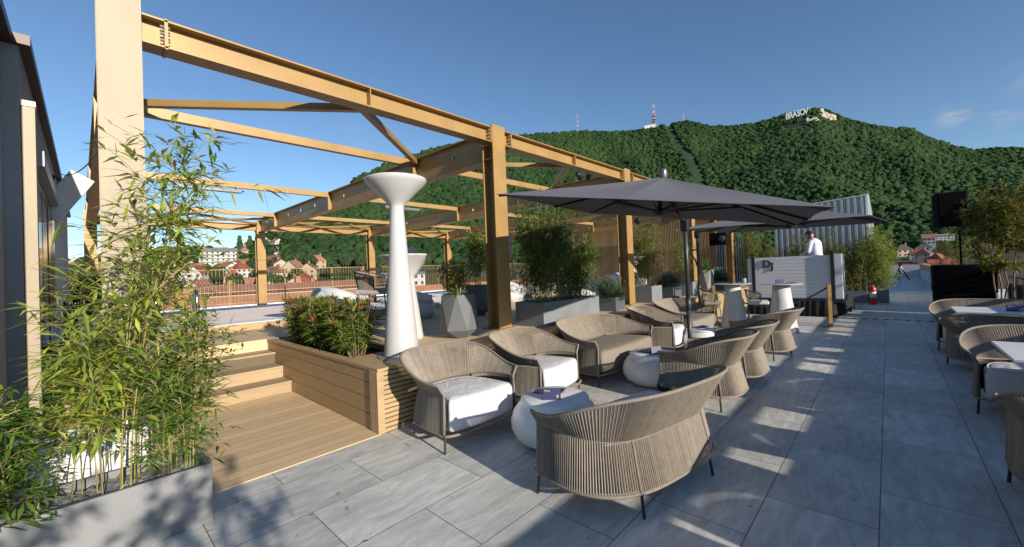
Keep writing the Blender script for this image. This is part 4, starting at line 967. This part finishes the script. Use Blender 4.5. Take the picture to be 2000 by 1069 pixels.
# ------------------------------------------------------------------ right side: speakers, parapet, tree
t=thing('speaker_box','large black subwoofer box at the right of the walkway','speaker',(1.28,14.45,0))
b=MB(); b.box(-.50,.50,-.42,.42,.68,1.33); b.build('cabinet',BLACKM,t,bevel=.012)
b=MB(); b.box(-.49,.49,-.42,.42,.02,.665); b.build('lower_cabinet',BLACKM,t,bevel=.012)
b=MB(); b.box(-.46,.46,-.432,-.424,.72,1.29); b.box(-.46,.46,-.432,-.424,.06,.62); b.build('grille',mat('grille',(.004,.004,.005),.95,spec=.05),t)
b=MB(); b.lathe([(.02,1.33),(.02,2.35)],12); b.build('pole',BLACKM,t)
t=thing('speaker','black loudspeaker on a pole above the subwoofer box','speaker',(1.13,14.45,2.26),R(8))
b=MB(); b.box(-.25,.25,-.24,.24,0,.82); b.build('cabinet',BLACKM,t,bevel=.015)
b=MB(); b.box(-.22,.22,-.250,-.243,.03,.79); b.build('grille',mat('grille_front',(.004,.004,.005),.95,spec=.05),t)
b=MB(); b.box(.252,.258,-.2,.22,.05,.77); b.build('rear_panel',DARKLEG,t)
t=thing('wall_speaker','black speaker pair mounted at the far end of the pergola','speaker',(-4.95,17.4,2.3)); t.scale=(.8,)*3
b=MB(); b.box(-.36,.02,-.15,.15,0,.62); b.box(.05,.42,-.15,.15,0,.62); b.build('cabinet',BLACKM,t,bevel=.02)
b=MB(); b.lathe([(.15,0),(.16,.04),(.14,.06),(.0,.05)],24); o=b.build('driver',DARKLEG,t,smooth=True); o.rotation_euler=(R(90),0,0); o.location=(.235,-.15,.31)
t=thing('parapet','terrace parapet with gold posts and dark top rail on the right','parapet',(2.2,0,0))
b=MB(); b.box(-.10,.0,-4,15.6,0,.84); b.build('wall',mat('parapet_panel',(.07,.075,.085),.7),t)
y=-3.7
while y<15.5:
    b=MB(); b.box(-.135,-.103,y-.10,y+.10,.30,.993); b.build('post',GOLD,t); y+=.86
b=MB(); b.box(-.15,.0,-4,15.6,.995,1.03); b.build('top_rail',BROWN,t)
b=MB(); b.box(2.36,6.5,-4,22,-3,.30); struct(b.build('roof_ledge',mat('pale_roof',(.55,.57,.60),.8,0,.08,1)))
t=thing('white_parapet','low white wall with wooden cap beyond the speakers','wall',(1.66,0,0))
b=MB(); b.box(0,.2,15.8,41,0,.62); b.box(-6,0.3,41,41.2,0,.9); b.build('wall',mat('white_render',(.50,.51,.52),.8),t)
b=MB(); b.box(-.04,.24,15.8,40.8,.62,.98); b.build('timber_cap',WOODF,t)
b=MB(); [b.box(-.008,.01,y-.15,y+.15,.18,.42) for y in (24,28,33)]; b.build('vent',BLACK,t)
t=thing('tripod','black camera tripod at the far end of the walkway','tripod',(.55,36.6,0))
for k in range(3):
    a=2*math.pi*k/3+.3; b=MB(); b.tube([(0,0,.95),(.42*math.cos(a),.42*math.sin(a),0)],.035,6); b.build('leg',BLACK,t)
b=MB(); b.box(-.08,.08,-.08,.08,.93,1.08); b.tube([(0,0,.9),(0,0,.45)],.03,6); b.build('head',BLACK,t)
def multitree(label,loc,seed,trunks,crown,rx,rz_,nl,L=.11,group=None,m=TREEL,twig=.10):
    rn=random.Random(seed); t=thing('potted_tree',label,'tree',loc,0,group); b=MB(); lf=MB(); tp=MB(); C0=Vector(crown)
    ends=[]
    for k in range(trunks):
        a=6.283*k/trunks+rn.uniform(-.4,.4); p=Vector((math.cos(a)*.05,math.sin(a)*.05,0)); e=C0+Vector((math.cos(a)*rx*.5,math.sin(a)*rx*.5,rn.uniform(-.4,.1)*rz_))
        pts=[p.lerp(e,i/6)+Vector((rn.uniform(-.03,.03),rn.uniform(-.03,.03),0))*(1 if 0<i<6 else 0) for i in range(7)]; b.tube(pts,[.015-.0014*i for i in range(7)],6,False)
        for q in range(7):
            o=pts[rn.randint(3,6)]; d=rnd_dir(rn,-5,70); l=rn.uniform(.3,.8)*rx; e2=o+d*l; b.tube([o,o.lerp(e2,.5)+Vector((0,0,.03)),e2],[.009,.006,.004],4,False); ends.append((o,e2))
    per=11; n=nl//per
    for k in range(n):
        if rn.random()<.5: o,e=rn.choice(ends); c=o.lerp(e,rn.uniform(.4,1))+rnd_dir(rn,-60,60)*.10*rx*2
        else:
            while True:
                c=Vector((rn.uniform(-1,1),rn.uniform(-1,1),rn.uniform(-1,1)))
                if .35<c.length<1: break
            bump=1+.22*math.sin(c.x*5+seed)*math.cos(c.y*4+c.z*6); c=Vector((c.x*rx*bump,c.y*rx*bump,c.z*rz_*bump))+C0
        red=c.z>C0.z+.1*rz_ and rn.random()<.16
        ax=rnd_dir(rn,20,80)
        for i in range(per): 
            d=(ax*.5+rnd_dir(rn,-60,60)); leaf(tp if red and i<7 else lf,c,d,L*rn.uniform(.6,1.2),L*.24,rn,rn.uniform(0,.6),.5)
    b.build('trunk',BWOOD,t); lf.build('crown',m,t); tp.build('young_leaves',TIP,t); return t
planter('tree_planter','dark planter of the multi stemmed tree by the parapet',(1.55,12.1,0),.45,.7,.45,CONCD,0)
multitree('multi stemmed small tree with glossy green and reddish leaves right of the speaker box',(1.62,12.1,.4),71,4,(0,0,1.86),.50,.54,4600,.15)
multitree('dark leafy tree at the right edge beyond the glossy leaved tree',(3.0,14.2,-.2),72,4,(0,0,2.75),.62,.75,4600,.15)
multitree('small tree standing behind the speaker pole',(1.55,16.6,.1),73,4,(0,0,1.55),.6,.55,2600,.10)
# trees and plants out of the frame on the right whose shade falls on the floor
multitree('potted tree on the sunny side of the terrace near the camera',(2.35,-.05,.2),74,4,(0,0,1.55),.42,.50,1700,.11)
multitree('potted tree by the parapet behind the camera',(2.3,-1.1,.2),75,4,(0,0,1.7),.50,.55,1700,.11)
# ------------------------------------------------------------------ left building
t=thing('terrace_building','grey rendered rooftop building with glazed doors at the left edge','building',(-4.3,-.34,0))
ang=math.atan2(.1215,-13.2); M=Matrix.Rotation(ang-math.pi,4,'Z')
def lb(mb,name,m,par=t,**k):
    for i,v in enumerate(mb.v): mb.v[i]=tuple(M@Vector(v))
    return mb.build(name,m,par,**k)
b=MB(); b.box(-13.7,-1.20,-3,0,0,3.74); b.box(-1.20,-.05,-3,-.10,0,3.74); lb(b,'wall',WALLG)
b=MB(); b.box(-13.9,-1.15,-3.2,.07,3.743,3.83); b.box(-1.15,0,-3.2,-.03,3.743,3.83); lb(b,'roof_edge',BROWN)
for x0,x1 in ((-3.2,-1.55),(-4.9,-3.3)):
    d=MB(); d.box(x0,x1,.004,.05,DZ,2.75); dd=lb(d,'sliding_door',BROWN)
    g_=MB(); g_.box(x0+.10,(x0+x1)/2-.05,.052,.056,DZ+.1,2.65); g_.box((x0+x1)/2+.05,x1-.10,.052,.056,DZ+.1,2.65)
    for i,v in enumerate(g_.v): g_.v[i]=tuple(M@Vector(v))
    go=g_.build('pane',mat('door_glass',(.02,.025,.03),.06,0,.02),dd)
b=MB(); b.box(-5.0,-1.5,.004,.12,2.76,2.90); lb(b,'door_head',CORR)
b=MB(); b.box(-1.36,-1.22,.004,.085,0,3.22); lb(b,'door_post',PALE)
b=MB(); b.box(-1.37,-1.21,.002,.09,3.222,3.27); lb(b,'post_cap',WHITEB)
t=thing('patio_heater','white tilted wall heater on an arm of the grey building','heater',(-8.6,-.12,2.92),0)
b=MB(); b.box(-.03,.03,-.14,.14,-.37,.37); o=b.build('panel',WHITEB,t,bevel=.01); o.rotation_euler=(R(-30),0,R(6))
b=MB(); b.tube([(0,-.03,.2),(-.1,-.1,.3),(-.1,-.16,.1)],.02,8); b.bar((0,-.03,0),(-.02,-.18,0),.03,.03); b.build('arm',BLACK,t,smooth=False)
b=MB(); A=Vector((-8.7,-.15,3.25)); B=Vector((-4.9,.2,2.9)); b.tube([A.lerp(B,f)-Vector((0,0,.5*f*(1-f))) for f in [i/12 for i in range(13)]],.006,5)
tag(b.build('cable',BLACK),'thin black cable sagging from the grey building to the pale column','cable')
planter('black_planter','square black pot with a dark conifer by the glazed doors',(-8.0,.10,DZ),.5,.5,.55,BLACK)
t=thing('conifer_bush','dark green conifer in the square black pot by the glazed doors','bush',(-8.0,.10,DZ+.5)); a=MB(); rn=random.Random(8)
for i in range(1500):
    z=rn.random(); rr=.30*(1-z*.55)*rn.random()**.4; an=rn.uniform(0,6.28); p=Vector((rr*math.cos(an),rr*math.sin(an),z*.55)); leaf(a,p,rnd_dir(rn,-10,70),.09,.02,rn,.1)
a.build('foliage',leafmat('conifer_leaf',(.01,.03,.01),(.03,.07,.02)),t)

# ------------------------------------------------------------------ terrain, forest and town
SK=[(-180,1.5),(-120,1.8),(-100,2.0),(-90.1,2.1),(-84.5,2.6),(-82.7,3.1),(-80.2,3.3),(-78.3,2.6),(-76.8,3.0),(-75.3,3.4),(-74.3,4.3),(-72.3,6.0),(-67.2,9.9),(-63.3,13.1),(-59,15.4),(-56.7,16.1),(-51.7,17.6),(-46.6,18.5),(-38.6,18.8),(-33,18.7),(-28,18.1),(-23.3,17.9),(-21.4,18.1),(-18.6,18.1),(-15.9,17.0),(-13.7,16.6),(-11,16.4),(-8.4,16.7),(-6.2,16.7),(-5,16.6),(-3.9,15.8),(-2.4,14.7),(0,13.4),(2.2,12.6),(3.2,11.6),(4.6,10.5),(6.2,9.6),(7.7,9.4),(9.1,9.1),(14,9.3),(20,8),(30,6),(60,3),(120,1.5),(180,1.5)]
RD=[(-180,900),(-80,620),(-75,640),(-72,620),(-66,760),(-58,980),(-48,1150),(-30,1450),(0,1500),(10,1700),(180,1700)]
RB=[(-180,330),(-78,330),(-74,330),(-60,330),(-40,380),(-10,560),(180,560)]
EB=[(-180,.4),(-80,.4),(-74,1.5),(-50,1.1),(-20,.8),(0,.5),(20,0.2),(180,.2)]
ip=lambda T,a: np.interp(a,[q[0] for q in T],[q[1] for q in T])
def vnoise(x,y,s):
    return np.sin(x*s+1.3*np.sin(y*s*.7+2))*np.cos(y*s*1.1+1.7*np.sin(x*s*.6))
def height(az,r):
    az=np.asarray(az,float); r=np.asarray(r,float)
    E=ip(SK,az)-.32; Rr=ip(RD,az); rb=ip(RB,az); eb=ip(EB,az)
    s=np.clip((r-rb)/(Rr-rb),0,1.25)
    el=eb+(E-eb)*(s**.80)
    hill=1.6+r*np.tan(np.radians(np.where(s<=1,el,E)))-np.where(s>1,(r-Rr)*.30,0)
    t=np.clip((r-70)/(rb-70),0,1); zb=1.6+rb*np.tan(np.radians(eb))
    low=-24+(zb+24)*(t*t*(3-2*t))**1.15
    x=r*np.sin(np.radians(az)); y=r*np.cos(np.radians(az))
    w=np.clip((r-rb)/200,0,1)*np.clip((.90-s)*5,0,1)
    und=(vnoise(x,y,.0085)*20+vnoise(x,y,.023)*7)*w
    return np.where(r<=rb,low,hill)+und
azs=np.arange(-125,60.01,.5); rs=np.concatenate([np.arange(45,330,15),np.arange(330,1800,12),[1900,2200,2600,3200]])
A_,R_=np.meshgrid(azs,rs,indexing='ij'); Z_=height(A_,R_)
Z_=np.where(R_>1850,-30,Z_)
X_=R_*np.sin(np.radians(A_)); Y_=R_*np.cos(np.radians(A_)); nr=len(rs)
vs=list(zip(X_.ravel().tolist(),Y_.ravel().tolist(),Z_.ravel().tolist())); fs=[(i*nr+j,i*nr+j+1,(i+1)*nr+j+1,(i+1)*nr+j) for i in range(len(azs)-1) for j in range(nr-1)]
me=bpy.data.meshes.new('hills'); me.from_pydata(vs,[],fs); me.materials.append(mat('forest_floor',(.016,.036,.010),.95,0,.3,.02))
hl=bpy.data.objects.new('hills',me); COL.objects.link(hl); struct(hl); me.polygons.foreach_set('use_smooth',[True]*len(fs))
g0=grid('ground',-7000,7000,-7000,7000,-30.5,mat('far_ground',(.05,.075,.03),.95,0,.3,.01)); struct(g0)
# forest: instanced lumpy crowns over the hill
rg=np.random.default_rng(7); NP=98000
az=rg.uniform(-118,45,NP*2); rr=np.sqrt(rg.uniform(330**2,1760**2,NP*2))
rb=ip(RB,az); Rr=ip(RD,az)
keep=(rr>rb)&(rr<Rr*1.06)
# the cut of the cable way: a straight strip down the slope
x=rr*np.sin(np.radians(az)); y=rr*np.cos(np.radians(az))
def pol(a,r): return np.array([r*math.sin(R(a)),r*math.cos(R(a))])
P0=pol(-21.5,1540); P1=pol(-14.2,800); dv=(P1-P0)/np.linalg.norm(P1-P0)
dist=np.abs((x-P0[0])*dv[1]-(y-P0[1])*dv[0]); al=(x-P0[0])*dv[0]+(y-P0[1])*dv[1]
keep&=~((dist<13)&(al<np.linalg.norm(P1-P0)))
# rock outcrop near the summit stays bare
def near(a0,a1,e,r0_,r1_): return (az>a0)&(az<a1)&(rr>Rr*r0_)&(rr<Rr*r1_)
keep&=~near(-5.0,-3.7,0,.955,.985)
keep&=~near(-8.6,-5.9,0,.912,.952)
keep&=~((az<-75.3)&(rg.random(NP*2)<.45))
az=az[keep][:NP]; rr=rr[keep][:NP]; x=x[keep][:NP]; y=y[keep][:NP]; z=height(az,rr)
sc=rg.uniform(.7,1.35,len(x))*(3.1+rr*.0010)*rg.choice([.8,1.0,1.35],len(x),p=[.4,.4,.2]); 
mfor=leafmat('forest_crown',(.013,.034,.010),(.034,.070,.021),None,0,.9)
def crownmesh(seed,conic=False):
    rn=random.Random(seed); b=MB()
    bm=bmesh.new(); bmesh.ops.create_icosphere(bm,subdivisions=3,radius=1)
    for v in bm.verts:
        d=v.co.normalized(); k=1+.16*math.sin(d.x*5+seed)*math.sin(d.y*5+seed*2)+.12*math.sin(d.z*9+d.x*8+seed)+rn.uniform(-.045,.045)
        v.co=Vector((d.x*k,d.y*k,d.z*k*.95)) if not conic else Vector((d.x*k*.62*(1-.75*max(d.z,0)),d.y*k*.62*(1-.75*max(d.z,0)),d.z*k*1.9))
    me=bpy.data.meshes.new('crown_%d'%seed if 0 else 'forest_crown'); bm.to_mesh(me); bm.free(); me.materials.append(mfor); me.polygons.foreach_set('use_smooth',[True]*len(me.polygons)); return me
me=bpy.data.meshes.new('forest'); me.from_pydata(list(zip(x.tolist(),y.tolist(),(z+sc*.35).tolist())),[],[])
at=me.attributes.new('sc','FLOAT','POINT'); at.data.foreach_set('value',sc.astype(np.float32))
at=me.attributes.new('rz','FLOAT','POINT'); at.data.foreach_set('value',rg.uniform(0,6.28,len(x)).astype(np.float32))
at=me.attributes.new('tone','FLOAT','POINT'); at.data.foreach_set('value',np.clip(.5+.32*vnoise(x,y,.02)+rg.normal(0,.28,len(x)),0,1).astype(np.float32))
fo=bpy.data.objects.new('forest',me); COL.objects.link(fo); tag(fo,'dense broadleaf forest covering the mountain','forest',None,'stuff')
hid=bpy.data.collections.new('crown_shapes'); kinds=[]
for s in range(3):
    o=bpy.data.objects.new('crown_shape',crownmesh(s+1,s==3)); hid.objects.link(o); kinds.append(o)
ng=bpy.data.node_groups.new('forest','GeometryNodeTree'); ng.interface.new_socket('Geometry',in_out='INPUT',socket_type='NodeSocketGeometry'); ng.interface.new_socket('Geometry',in_out='OUTPUT',socket_type='NodeSocketGeometry')
N=ng.nodes;L=ng.links; gi=N.new('NodeGroupInput');go=N.new('NodeGroupOutput'); ci=N.new('GeometryNodeCollectionInfo'); ci.inputs['Collection'].default_value=hid; ci.inputs['Separate Children'].default_value=True
iop=N.new('GeometryNodeInstanceOnPoints'); iop.inputs['Pick Instance'].default_value=True
ri=N.new('FunctionNodeRandomValue'); ri.data_type='INT'; ri.inputs[4].default_value=0; ri.inputs[5].default_value=2
a1=N.new('GeometryNodeInputNamedAttribute'); a1.data_type='FLOAT'; a1.inputs['Name'].default_value='sc'
a2=N.new('GeometryNodeInputNamedAttribute'); a2.data_type='FLOAT'; a2.inputs['Name'].default_value='rz'
cx=N.new('ShaderNodeCombineXYZ'); L.new(a2.outputs['Attribute'],cx.inputs[2])
L.new(gi.outputs[0],iop.inputs['Points']); L.new(ci.outputs[0],iop.inputs['Instance']); L.new(ri.outputs[2],iop.inputs['Instance Index']); L.new(cx.outputs[0],iop.inputs['Rotation']); L.new(a1.outputs['Attribute'],iop.inputs['Scale']); L.new(iop.outputs[0],go.inputs[0])
mo=fo.modifiers.new('crowns','NODES'); mo.node_group=ng
# crown colour from the per tree tone
t_=mfor.node_tree; an=t_.nodes.new('ShaderNodeAttribute'); an.attribute_type='INSTANCER'; an.attribute_name='tone'
for n in t_.nodes:
    if n.type=='VALTORGB': t_.links.new(an.outputs['Fac'],n.inputs[0])
bs=t_.nodes['Principled BSDF']; n2=t_.nodes.new('ShaderNodeTexNoise'); n2.inputs['Scale'].default_value=1.1; n2.inputs['Detail'].default_value=4; gg=t_.nodes.new('ShaderNodeNewGeometry'); t_.links.new(gg.outputs['Position'],n2.inputs['Vector'])
bp=t_.nodes.new('ShaderNodeBump'); bp.inputs['Strength'].default_value=.8; bp.inputs['Distance'].default_value=.45; t_.links.new(n2.outputs['Fac'],bp.inputs['Height']); t_.links.new(bp.outputs[0],bs.inputs['Normal'])
bs.inputs['Specular IOR Level'].default_value=.15
def at(a,r,dz=0): return (r*math.sin(R(a)),r*math.cos(R(a)),float(height(a,r))+dz)
def elz(r,el): return 1.6+r*math.tan(R(el))
# rock outcrop
b=MB(); rn=random.Random(2)
for i in range(26):
    a=rn.uniform(-5.2,-3.8); r=1500*rn.uniform(.955,.985); p=at(a,r,2); s=rn.uniform(5,11); b.ico((p[0],p[1],p[2]-2),(s,s,s*1.1),2,.22,rn)
for i in range(14):
    a=rn.uniform(-6.2,-5.2); r=1500*rn.uniform(.93,.95); p=at(a,r,1); s=rn.uniform(5,9); b.ico(p,(s,s,s*.8),2,.22,rn)
tag(b.build('rock_outcrop',mat('pale_rock',(.46,.40,.32),.9,0,.3,.15)),'pale bare rock outcrop on the mountain summit','rock')
# hillside letters
az0=-7.12; r_=1500*.935; zc=elz(r_,16.12); Rm=Matrix.Rotation(-R(az0),4,'Z')
sg=thing('hillside_sign','big white letters BRASOV standing on the mountain ridge','sign',(r_*math.sin(R(az0)),r_*math.cos(R(az0)),zc),-R(az0))
lw=r_*math.tan(R(2.12)); WL=mat('white_letter',(.85,.85,.85),.7)
for i,ch in enumerate('BRASOV'):
    o=textobj('letter',ch,23.5,1.2,WL,Matrix.Translation(((i-2.5)*lw/6.0,-10,3.5+(i-2.5)*.85))@Matrix.Rotation(R(90),4,'X')@Matrix.Diagonal((.66,1,1,1)),sg,True)
b=MB(); [b.box((i-2.5)*lw/6.1-.5,(i-2.5)*lw/6.1+.5,-10,-9,-30,(i-2.5)*.85-1) for i in range(6)]; b.build('supports',DARKLEG,sg)
# masts
RDM=mat('mast_red',(.42,.10,.08),.6); WTM=mat('mast_white',(.62,.62,.62),.6)
def mast(label,a,r,el0,el1,w,discs):
    z0=elz(r,el0)-10; z1=elz(r,el1); p=(r*math.sin(R(a)),r*math.cos(R(a)),z0); t=thing('radio_mast',label,'mast',p); H=z1-z0; b=MB(); n=9
    for i in range(n):
        b.mi=i%2; za,zb=H*i/n,H*(i+1)/n; wa,wb=w*(1-.8*i/n),w*(1-.8*(i+1)/n); q=max(.25,w*.10)
        for sx in (1,-1):
            for sy in (1,-1): b.bar((sx*wa,sy*wa,za),(sx*wb,sy*wb,zb),q,q)
        for s in (1,-1):
            b.bar((-wa,s*wa,za),(wb,s*wb,zb),q*.7,q*.7); b.bar((s*wa,-wa,za),(s*wb,wb,zb),q*.7,q*.7); b.bar((wa,s*wa,za),(-wb,s*wb,zb),q*.7,q*.7)
    b.build('lattice',[RDM,WTM],t)
    if discs:
        b=MB(); [b.lathe([(w*1.7,z),(w*1.7,z+1.6),(0,z+1.7)],16) for z in (H*.20,H*.30,H*.42)]; [b.ico((w*1.5*s,-w*1.4,z),(2,1.2,2),1) for z in (H*.24,H*.36) for s in (1,-1)]; b.build('platforms',mat('platform_grey',(.25,.24,.25),.7),t)
    return t
mast('tall red and white radio mast with platforms on the ridge',-22.8,1480,18.2,20.9,4.2,True)
mast('thin red and white mast on the left part of the ridge',-32.95,1430,18.6,20.8,2.2,False)
mast('short mast peeping over the ridge right of the tall one',-19.2,1500,18.2,19.0,2.0,False)
r=1470; t=thing('ridge_building','low pale building at the foot of the tall radio mast','building',(r*math.sin(R(-23.2)),r*math.cos(R(-23.2)),elz(r,18.05)),R(23))
b=MB(); b.box(-22,14,-5,5,-12,4.5); b.build('wall',WHITEB,t); b=MB(); b.box(-23,15,-6,6,4.52,5.3); b.build('roof',CONCD,t)
# ---- houses
ROOFS=[mat('roof_orange',(.31,.145,.09),.8,0,.18,.6),mat('roof_red',(.22,.06,.04),.8,0,.18,.6),mat('roof_brown',(.15,.075,.05),.8,0,.18,.6),mat('roof_dark',(.10,.07,.06),.8,0,.18,.6)]
WALLS=[mat('wall_cream',(.40,.34,.24),.85,0,.06,.5),mat('wall_white',(.46,.455,.44),.85,0,.05,.5),mat('wall_ochre',(.34,.27,.17),.85,0,.06,.5)]
WIN=mat('dark_window',(.03,.035,.045),.2)
def house(label,loc,rz,w,d,h,rh,wm,rm,group=None,rows=2,cols=4,ncat='house',name='house',dormer=False,chim=True,hip=0,balcony=False):
    t=thing(name,label,ncat,loc,rz,group); b=MB(); b.box(-w/2,w/2,-d/2,d/2,-6,h)
    b.add([(-w/2,-d/2,h),(-w/2,d/2,h),(-w/2,0,h+rh*(1 if not hip else .02))],[(0,1,2)]) if not hip else None
    b.add([(w/2,-d/2,h),(w/2,d/2,h),(w/2,0,h+rh)],[(0,2,1)]) if not hip else None
    b.build('wall',wm,t)
    o=.5; hx=hip*d/2; z0=h-.2; r=MB()
    top=[(-w/2-o+hx,0,h+rh+.12),(w/2+o-hx,0,h+rh+.12)]; base=[(-w/2-o,-d/2-o,z0),(w/2+o,-d/2-o,z0),(w/2+o,d/2+o,z0),(-w/2-o,d/2+o,z0)]
    vs=base+top; fsx=[(0,1,5,4),(2,3,4,5),(1,2,5),(3,0,4)] if hip else [(0,1,5,4),(2,3,4,5)]
    r.add(vs,fsx)
    if not hip: r.add([(x,y,z-.25) for x,y,z in vs],[(4,5,1,0),(5,4,3,2)])
    ro=r.build('roof',rm,t)
    if chim: c=MB(); c.box(w*.18,w*.18+.9,-.4,.5,h+rh*.5,h+rh+1.3); c.build('chimney',ROOFS[0],ro)
    wn=MB()
    for i in range(rows):
        z=h*(i+.30)/rows; zz=z+h/rows*.48
        for j in range(cols):
            x=-w/2+w*(j+.5)/cols; ww=min(.65,w/cols*.28)
            for s in (1,-1): wn.box(x-ww,x+ww,s*(d/2-.03),s*(d/2+.06),z,zz)
        for j in range(max(2,cols//2)):
            y=-d/2+d*(j+.5)/max(2,cols//2)
            for s in (1,-1): wn.box(s*(w/2-.03),s*(w/2+.06),y-.6,y+.6,z,zz)
    wn.build('window',WIN,t)
    if balcony:
        bb=MB(); [bb.box(-w/2,w/2,-d/2-1.4,-d/2,h*(i)/rows-.1,h*i/rows+.9) for i in range(1,rows)]; bb.build('balcony',WALLS[1],t)
    return t
# neighbouring buildings just beyond the railing (below the terrace)
def big(label,cx,cy,rz,w,d,zr,rh,wm,rm,rows=3,cols=14,hip=0,h=12): return house(label,(cx,cy,zr-rh-h),rz,w,d,h,rh,wm,rm,None,rows,cols,'building','neighbour_building',hip=hip)
big('long neighbouring building with a big terracotta roof just below the railing',-50,27,R(84),56,15,-.1,4.8,WALLS[0],ROOFS[0])
big('neighbouring building with brown terracotta roof left of the rear column',-52,3.0,R(95),20,15,-.3,4.6,WALLS[0],ROOFS[2],cols=6)
big('tall cream building with flat parapet behind the left end of the railing',-42,-4.0,R(92),12,14,1.2,.4,WALLS[0],ROOFS[2],cols=4)
big('long cream walled building beyond the terracotta roofs',-86,18,R(90),62,10,.9,1.0,WALLS[0],ROOFS[0],cols=16)
big('dark roofed long building at the right edge beyond the parapet',24,92,R(-6),30,22,2.0,7,WALLS[2],ROOFS[3],cols=12)
big('red roofed long house beyond the end of the walkway',3,150,R(0),14,11,-.6,4,WALLS[0],ROOFS[1],cols=6)
rn=random.Random(17); pts=[]; LM=['orange roof','red roof','brown roof','dark roof']; WMn=['cream','white','ochre']
rowsH=[]
def tryp(a,r,md):
    p=at(a,r)
    for q in pts:
        if math.hypot(p[0]-q[0],p[1]-q[1])<md: return None
    pts.append(p); return p
nh=0
HG='houses of the town'
def ordinal(k): return ['first','second','third','fourth','fifth','sixth','seventh','eighth','ninth','tenth'][k] if k<10 else '%dth'%(k+1)
cand=[]
for _ in range(1500):
    a=rn.uniform(-93,-62.5); r=rn.uniform(110,560)
    if a>-73 and r>310: continue
    if a>-68 and r>230: continue
    p=tryp(a,r,12.5+r*.018)
    if p: cand.append((a,r,p,'left'))
for _ in range(300):
    a=rn.uniform(-6,16); r=rn.uniform(150,470)
    if a<0 and r<250: continue
    p=tryp(a,r,20)
    if p: cand.append((a,r,p,'right'))
cand.sort(key=lambda c:(c[3],c[0]))
cnt={}
for a,r,p,side in cand:
    rm_=rn.choices([0,1,2,3],[5,3,2,1] if side=='left' else [2,3,3,2])[0]; wm_=rn.choices([0,1,2],[4,4,2])[0]
    w=rn.uniform(7.5,12.5);d=rn.uniform(7,9.5);h=rn.uniform(3.6,6.8); hp=rn.random()<.4
    key=(side,rm_,wm_); cnt[key]=cnt.get(key,0)+1
    lab='%s house with %s, %s of these from the left %s'%(WMn[wm_],LM[rm_],ordinal(cnt[key]-1),'beyond the rear railing' if side=='left' else 'beyond the right parapet')
    house(lab,(p[0],p[1],p[2]-.5),-R(a)+rn.choice([0,R(90)])+rn.uniform(-.5,.5),w,d,h,rn.uniform(2.6,4.2),WALLS[wm_],ROOFS[rm_],HG,2 if h<5.8 else 3,3,hip=1 if hp else 0)
def pt(a,r,el,dz=0): return (r*math.sin(R(a)),r*math.cos(R(a)),elz(r,el)+dz)
house('white apartment house with long balconies high on the left hillside',pt(-78.9,430,1.9),R(72),26,14,12,3,WALLS[1],CONCL,None,4,7,'building','apartment_house',hip=0,balcony=True)
house('tall cream gabled apartment block with balconies behind the railing',pt(-71.3,200,-3.0),R(163),16,12,7.5,3.8,WALLS[0],ROOFS[2],None,4,5,'building','apartment_block',balcony=True)
house('grey white gabled apartment block left of and behind the cream one',pt(-73.0,222,-2.4),R(163),14,11,7.5,3.8,WALLS[1],ROOFS[2],None,4,4,'building','apartment_block')
house('white long building seen right of the funnel table beyond the railing',pt(-58.5,230,-1.6),R(60),26,10,7,1,WALLS[1],CONCL,None,2,8,'building','white_building')
house('white house with orange roof on the wooded slope right of the walkway end',pt(3.0,560,1.0),R(0),9,8,6,4,WALLS[1],ROOFS[0],None,2,3,hip=0)
house('white villa beside the orange roofed house on the wooded slope',pt(4.0,580,1.2),R(10),13,8,6,1.5,WALLS[1],CONCL,None,3,5)
# single trees of the town
def towntree(label,p,s,seed,conic,group):
    rn=random.Random(seed); t=thing('conifer' if conic else 'broadleaf_tree',label,'tree',p,rn.uniform(0,6),group); b=MB(); b.tube([(0,0,-3),(0,0,s*.9)],[s*.05,s*.02],6); b.build('trunk',BWOOD,t)
    lf=MB()
    for i in range(420):
        if conic:
            z=rn.random()**1.2; rr=s*.42*(1-z)**.9*rn.uniform(.5,1); an=rn.uniform(0,6.28); c=Vector((rr*math.cos(an),rr*math.sin(an),s*(.15+1.75*z)))
        else:
            d=rnd_dir(rn,-40,90); c=Vector((d.x*s*.62,d.y*s*.62,s*.85+d.z*s*.62))*1.0*rn.uniform(.7,1)
        k=s*.10*rn.uniform(.6,1.3); lf.ico(tuple(c),(k,k,k*.7),1,.35,rn)
    lf.build('crown',mfor2,t)
mfor2=leafmat('town_foliage',(.012,.030,.010),(.045,.080,.020),None,0,.9)
for i,(a,lab) in enumerate([(-76.9,'dark conifer on the hill skyline, left one of three'),(-75.9,'dark conifer on the hill skyline, middle of three'),(-75.0,'dark conifer on the hill skyline beside the rear column, right one of three')]):
    towntree(lab,pt(a,520,2.6 if i<2 else 3.0),13,i+1,True,'conifers on the hill skyline')
tn=0
for i in range(400):
    a=rn.uniform(-93,-60) if i<280 else rn.uniform(-5,14); r=rn.uniform(110,330) if i<280 else rn.uniform(150,420)
    p=tryp(a,r,8.5)
    if not p or tn>=64: continue
    tn+=1; s=rn.uniform(4,7)
    if tn<=5: src=None
    if tn<=4:
        towntree('tree',p,6,50+tn,False,'broadleaf trees among the town houses')
    else:
        base=[o for o in bpy.data.objects if o.name.startswith('broadleaf_tree')][tn%4]
        copy_tree(base,p,rn.uniform(0,6),scale=s/6)
for side,name in ((lambda a:a<-20,'beyond the rear railing'),(lambda a:a>=-20,'beyond the right parapet')):
    L_=sorted([o for o in bpy.data.objects if o.name.startswith('broadleaf_tree') and side(math.degrees(math.atan2(o.location.x,o.location.y)))],key=lambda o:math.atan2(o.location.x,o.location.y))
    for k,o in enumerate(L_): o['label']='green broadleaf tree among houses, %s from the left %s'%(ordinal(k),name)
print('objects',len(bpy.data.objects))
